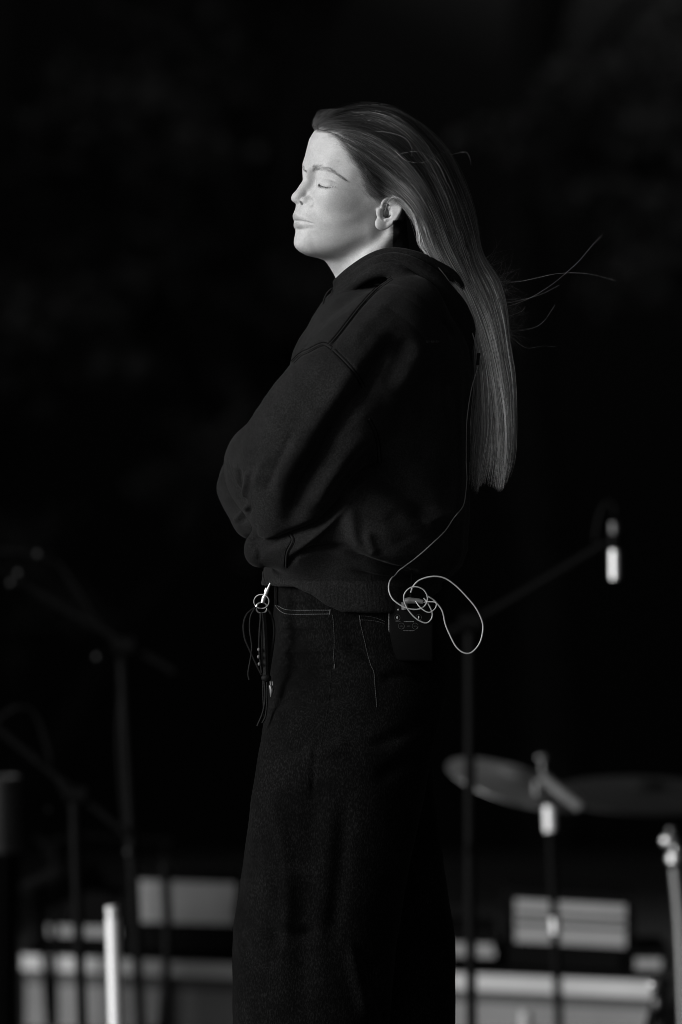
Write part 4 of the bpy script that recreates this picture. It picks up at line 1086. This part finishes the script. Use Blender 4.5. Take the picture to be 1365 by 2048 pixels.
# short boom stand
t = thing("microphone_stand", "short black boom microphone stand low in the left corner, left of the tall one", "microphone stand", (166, 2048), YB - .3, G_MIC)
part_tube(t, "pole", ((150, 1600), (156, 1800), (163, 1980), (168, zpx(YB - .3, .02))), .0105, M['stand_black'], YB - .3)
part_tube(t, "boom", ((-40, 1425), (262, 1672)), .0085, M['stand_black'], YB - .3)
part_tube(t, "cable", ((-20, 1460), (10, 1430), (38, 1415), (70, 1425), (92, 1480), (112, 1550), (148, 1620)), .0045, M['stand_black'], YB - .3)
for (x, y) in ((33, 1417), (75, 1520), (100, 1620)): MB().ball(BP(x, y, YB - .32) - t.location, .0065).build("knob", M['stand_black'], t)
p0 = BP(150, 1588, YB - .3) - t.location
MB().tube([p0 + Vector((-.02, 0, 0)), p0 + Vector((.022, 0, -.004))], .018, 16).build("clutch", M['stand_black'], t)
tripod(t, .26)
# thin third stand, seen against the grey case
t = thing("microphone_stand", "thin black stand leg in front of the grey case left of the person's knees", "microphone stand", (322, 2048), YB + .2, G_MIC)
part_tube(t, "pole", ((330, 1720), (336, 1850), (332, 1960), (320, zpx(YB + .2, .02))), .0095, M['stand_black'], YB + .2)
part_tube(t, "boom", ((318, 1715), (345, 1728)), .012, M['stand_black'], YB + .2)
tripod(t, .2)
# bright tube
YW = 2.4
t = thing("chrome_pole", "gleaming bright tube standing upright at the lower left with a collar near its top", "metal pole", (238, 2048), YW)
part_tube(t, "tube", ((226, 1835), (238, zpx(YW, .01))), .0134, M['white_gloss'], YW)
part_tube(t, "upper_tube", ((223, 1812), (225, 1826)), .0115, M['white_gloss'], YW)
p0 = BP(225, 1829, YW) - t.location
MB().tube([p0 + Vector((0, 0, -.004)), p0 + Vector((0, 0, .004))], .0105, 16).build("collar", M['chrome'], t)
MB().lathe((0, 0, 0), (0, 0, 1), [(0, .02), (.1, .018), (.11, .01), (.11, 0), (0, 0)], 32).build("base", M['stand_black'], t)
# stand and pencil microphone on the right
t = thing("microphone_stand", "black microphone stand just right of the person's legs, its boom rising to the right", "microphone stand", (946, 2048), YB - .4, G_MIC)
part_tube(t, "pole", ((941, 1265), (941, 1400), (941, 1700), (945, zpx(YB - .4, .02))), .0105, M['stand_black'], YB - .4)
part_tube(t, "boom", ((895, 1268), (985, 1222), (1100, 1155), (1215, 1085)), .0075, M['stand_black'], YB - .4)
p0 = BP(941, 1246, YB - .4) - t.location
MB().tube([p0 + Vector((-.02, 0, 0)), p0 + Vector((.022, 0, 0))], .019, 16).build("clutch", M['stand_black'], t)
MB().ball(BP(938, 1698, YB - .43) - t.location, .009).build("knob", M['stand_black'], t)
tripod(t, .3)
ym = YB - .4
t = empty("microphone", "slim silver microphone hanging upright from the boom end at the right", "microphone"); t.location = BP(1230, 1165, ym)
part_tube(t, "grille", ((1229, 1045), (1229.5, 1066)), .009, M['dull_steel'], ym)
part_tube(t, "body", ((1230, 1100), (1230.5, 1158)), .0105, M['chrome'], ym)
part_tube(t, "clip", ((1229.5, 1066), (1230, 1100)), .0102, M['stand_black'], ym)
part_tube(t, "cable", ((1230, 1030), (1228, 1010), (1215, 1005), (1200, 1030), (1190, 1080)), .004, M['stand_black'], ym)
# cymbals
def cymbal(cx, cy, y, R, nrm, label, group, m=None):
    t = empty("cymbal", label, "cymbal", group); c = BP(cx, cy, y); t.location = c
    pr = [(0, .020), (.012, .0195), (.03, .014), (.045, .003), (R * .5, -.004), (R * .8, -.010), (R, -.016), (R, -.0175), (R * .8, -.0115), (R * .5, -.0055), (.045, .0015), (.03, .0125), (0, .0185)]
    prof = []
    for (r0, h0), (r1, h1) in zip(pr[:-1], pr[1:]):
        k = max(1, int(abs(r1 - r0) / .004)); prof += [(r0 + (r1 - r0) * i / k, h0 + (h1 - h0) * i / k + .0003 * math.sin((r0 + (r1 - r0) * i / k) * 1500)) for i in range(k)]
    MB().lathe((0, 0, 0), nrm, prof + [pr[-1]], 64).build("plate", m or M['cymbal'], t)
    return t
GC = "cymbals of the drum kit"
tc = cymbal(1036, 1554, YB + .1, .142, (.27, -.22, .93), "bronze cymbal tilted on its stand right of the person, nearer of the two", GC)
nrm = Vector((-.17, -.36, .92)).normalized()
tc2 = cymbal(1290, 1575, YB + .5, .19, (.03, -.16, 1), "dim cymbal at the right edge, set behind the nearer one", GC, mat("dull_bronze", .06, .5, metal=1))
G_ST = "cymbal stands"
t = thing("cymbal_stand", "chrome cymbal stand holding the nearer cymbal right of the person", "cymbal stand", (1120, 2048), YB + .1, G_ST)
p0 = BP(1086, 1505, YB + .06) - t.location
MB().tube([BP(1086, 1548, YB + .08) - t.location, BP(1086, 1512, YB + .08) - t.location], .005, 10).build("threaded_rod", M['dull_steel'], t)
MB().ball(BP(1086, 1516, YB + .08) - t.location, (.013, .006, .008)).build("wing_nut", M['dull_steel'], t)
part_tube(t, "tilter", ((1074, 1562), (1076, 1590)), .009, M['dull_steel'], YB)
part_tube(t, "upper_tube", ((1099, 1612), (1101, 1662)), .0125, M['white_gloss'], YB - .05)
part_tube(t, "tube", ((1099, 1598), (1110, 1840), (1122, zpx(YB + .1, .02))), .009, M['stand_black'], YB + .02)
part_tube(t, "clutch", ((1110, 1836), (1112, 1866)), .011, M['chrome'], YB)
tripod(t, .3, M['dull_steel'])
part_tube(t, "tilter_arm", ((1084, 1552), (1160, 1614)), .012, mat("worn_steel_arm", .3, .5, metal=.6), YB - .02)
t = thing("cymbal_stand", "chrome cymbal stand with bright joints at the right edge of the picture", "cymbal stand", (1380, 2048), YB - .2, G_ST)
part_tube(t, "tube", ((1350, 1735), (1362, 1880), (1372, zpx(YB - .2, .02))), .010, mat("satin_steel_tube", .35, .35, metal=.8), YB - .2)
part_tube(t, "upper_tube", ((1342, 1655), (1345, 1680)), .009, M['dull_steel'], YB - .2)
MB().ball(BP(1340, 1682, YB - .22) - t.location, (.019, .014, .014)).ball(BP(1352, 1698, YB - .22) - t.location, .010).build("tilter", M['steel'], t)
MB().tube([BP(1350, 1724, YB - .2) - t.location, BP(1351, 1708, YB - .2) - t.location], .017, 16).build("clutch", M['steel'], t)
tripod(t, .3, M['dull_steel'])
# bass drum pedal hardware, low right
t = thing("drum_stand", "low black tripod leg with bright wing screws in the bottom right corner", "drum stand", (1290, 2048), YB - .5, None)
part_tube(t, "leg", ((1330, 1955), (1262, zpx(YB - .5, .01))), .012, M['stand_black'], YB - .5)
part_tube(t, "column", ((1312, 1976), (1325, zpx(YB - .5, .01))), .010, M['dull_steel'], YB - .45)
MB().ball(BP(1309, 1970, YB - .55) - t.location, (.012, .008, .008)).build("wing_screw", M['steel'], t)
MB().ball(BP(1316, 2008, YB - .55) - t.location, (.009, .008, .013)).build("wing_screw", M['dull_steel'], t)
t = thing("drum_pedal", "small grey pedal post standing low in front of the riser at the right", "drum pedal", (1053, 2048), YB + .3, None)
part_tube(t, "post", ((1052, 2022), (1054, zpx(YB + .3, .0))), .013, M['rail'], YB + .3)
MB().box((0, 0, .008), (.09, .2, .016), bevel=.004).build("footboard", M['case_black'], t)

# riser with a pale rail, its edge coming nearer towards the right
y0, y1 = 4.35, 3.8            # metres behind the person at the left and right frame edges
def RP(px, py, off=0.): 
    y = np.interp(px, [0, 1365], [y0, y1]) + off; return BP(px, py, y)
A = RP(35, 1926); B = RP(1320, 1980)
zr = (A.z + B.z) / 2
def strip(name, px0, pya, pyb, px1, pyc, pyd, m, parent, off=0., th=.03):
    """a board seen between two heights at its left and right ends"""
    V = [];
    for o_ in (off, off + th):
        for (x, y) in ((px0, pya), (px0, pyb), (px1, pyd), (px1, pyc)): V.append(RP(x, y, 0) + Vector((0, o_, 0)) - (parent.location if parent else Vector()))
    F = [(0, 1, 2, 3), (7, 6, 5, 4), (0, 3, 7, 4), (1, 5, 6, 2), (0, 4, 5, 1), (3, 2, 6, 7)]
    return mesh_obj(name, V, F, m, parent, smooth=False)
t = empty("drum_riser", "low grey drum riser with a pale metal rail, behind the person's knees", "stage riser"); t.location = (0, 4.1, 0)
strip("rail", 45, 1908, 1938, 1312, 1962, 1996, M['rail'], t, -.02, .05)
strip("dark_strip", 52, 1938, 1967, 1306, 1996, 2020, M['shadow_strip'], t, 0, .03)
strip("skirt", 52, 1967, 2130, 1306, 2020, 2190, M['skirt'], t, 0, .03)
strip("deck", 50, 1902, 1908, 1312, 1955, 1962, M['case_black'], t, 0, .9)
# flight cases on the riser
G_CASE = "equipment cases on the riser"
def slots(t, x0, x1, ys, slope, off):
    for k, y in enumerate(ys): strip("slot", x0, y, y + 5, x1, y + slope, y + slope + 5, M['case_black'], t, off, .006)
def case(label, x0, x1, yt, yb, fx0, fx1, fyt, fyb, slope=0., yoff=.1, depth=.35, m='panel'):
    t = empty("equipment_case", label, "equipment case", G_CASE); t.location = RP((x0 + x1) / 2, yb) + Vector((0, yoff, 0))
    strip("body", x0, yt, yb, x1, yt + slope, yb + slope, M['case_black'], t, yoff, depth)
    strip("front_panel", fx0, fyt, fyb, fx1, fyt + slope, fyb + slope, M[m], t, yoff - .012, .012)
    for x in (x0 + 6, x1 - 6):
        p = RP(x, (yt + yb) / 2) + Vector((0, yoff - .008, 0)) - t.location
        MB().box(p, (.012, .012, .03), bevel=.003).build("latch", M['case_black'], t)
    return t
case("black case with a wide pale grey front panel left of the person's knees", 262, 478, 1745, 1907, 276, 470, 1766, 1850, 6)
slots(case("black case with a tilted pale grey panel behind the chrome cymbal stand", 1018, 1275, 1785, 1940, 1034, 1256, 1804, 1890, 12, .1), 1036, 1254, (1829, 1848), 12, .082)
case("flat black case with a narrow grey strip, left of the gleaming upright tube", 70, 262, 1790, 1905, 80, 236, 1856, 1878, 4)
case("low black case with a short grey strip just right of the person's legs", 820, 1000, 1860, 1925, 830, 992, 1889, 1916, 6)
case("small black case with a pale lid edge near the bottom right corner", 1240, 1345, 1905, 1950, 1276, 1328, 1924, 1946, 0)
# table-like stand and dark cabinet, left edge
t = thing("speaker_cabinet", "tall black speaker cabinet at the lower left edge of the picture", "speaker", (0, 2048), YB + .6)
MB().box((-.06, 0, .27), (.19, .3, .54), bevel=.01).build("cabinet", M['case_black'], t)
MB().box((-.06, -.153, .27), (.16, .006, .48), bevel=.002).build("grille", M['stand_black'], t)
t = thing("tom_drum", "small grey drum standing on the speaker at the left edge", "drum", (-10, 2048), YB + .3)
b0 = BP(-12, 1702, YB + .3) - t.location
MB().lathe(b0, (0, 0, 1), [(0, 0), (.052, 0), (.052, .15), (0, .15)], 40).build("shell", mat("satin_grey_shell", .05, .4, spec=.6), t)
MB().lathe(b0, (0, 0, 1), [(.051, -.002), (.055, -.002), (.055, .012), (.051, .012)], 40).build("hoop", M['dull_steel'], t)
MB().lathe(b0, (0, 0, 1), [(.051, .138), (.055, .138), (.055, .152), (.051, .152)], 40).build("hoop", M['dull_steel'], t)
MB().tube([b0 + Vector((0, 0, 0)), Vector((b0.x, 0, .02))], .012, 12).build("column", M['stand_black'], t)
t = thing("music_stand", "flat dark tablet holder on a stand tilted up at the lower left", "music stand", (100, 2048), YB + .8)
q = [BP(x, y, YB + .8) - t.location for x, y in ((42, 1782), (118, 1742))]
MB().tube([q[0], q[1]], .012, 12).build("bracket", mat("worn_grey_metal", .12, .5, metal=.5), t)
MB().box((q[0] + q[1]) / 2 + Vector((.05, .05, -.02)), (.17, .02, .05), rot=Matrix.Rotation(-.45, 3, 'Y'), bevel=.003).build("tray", M['stand_black'], t)
MB().tube([(q[0] + q[1]) / 2, Vector((0, 0, .02))], .009, 10).build("pole", M['stand_black'], t)
a_ = [BP(70 + 20 * math.cos(k), 1700 - 22 * math.sin(k), YB + .7) - t.location for k in np.linspace(-.5, 1.6, 12)]
MB().tube(a_, .006, 8).build("hook", M['dull_steel'], t)
MB().ball(BP(34, 1822, YB + 1.0) - t.location, (.014, .014, .015)).build("knob", M['dull_steel'], t)
t = thing("keyboard_stand", "long thin black table rail behind the microphone stands at the left", "keyboard stand", (250, 2048), YB + .9)
MB().tube([BP(95, 1690, YB + .9) - t.location, BP(150, 1674, YB + .9) - t.location, BP(345, 1684, YB + .9) - t.location], .009, 10).build("rail", M['stand_black'], t)
for x in (110, 335): MB().tube([BP(x, 1686, YB + .9) - t.location, Vector(((BP(x, 1686, YB + .9) - t.location).x, 0, .01))], .008, 10).build("leg", M['stand_black'], t)
MB().tube([BP(175, 1770, YB + .8) - t.location, BP(210, 1776, YB + .8) - t.location, BP(245, 1790, YB + .8) - t.location], .010, 10).build("cable", M['stand_black'], t)
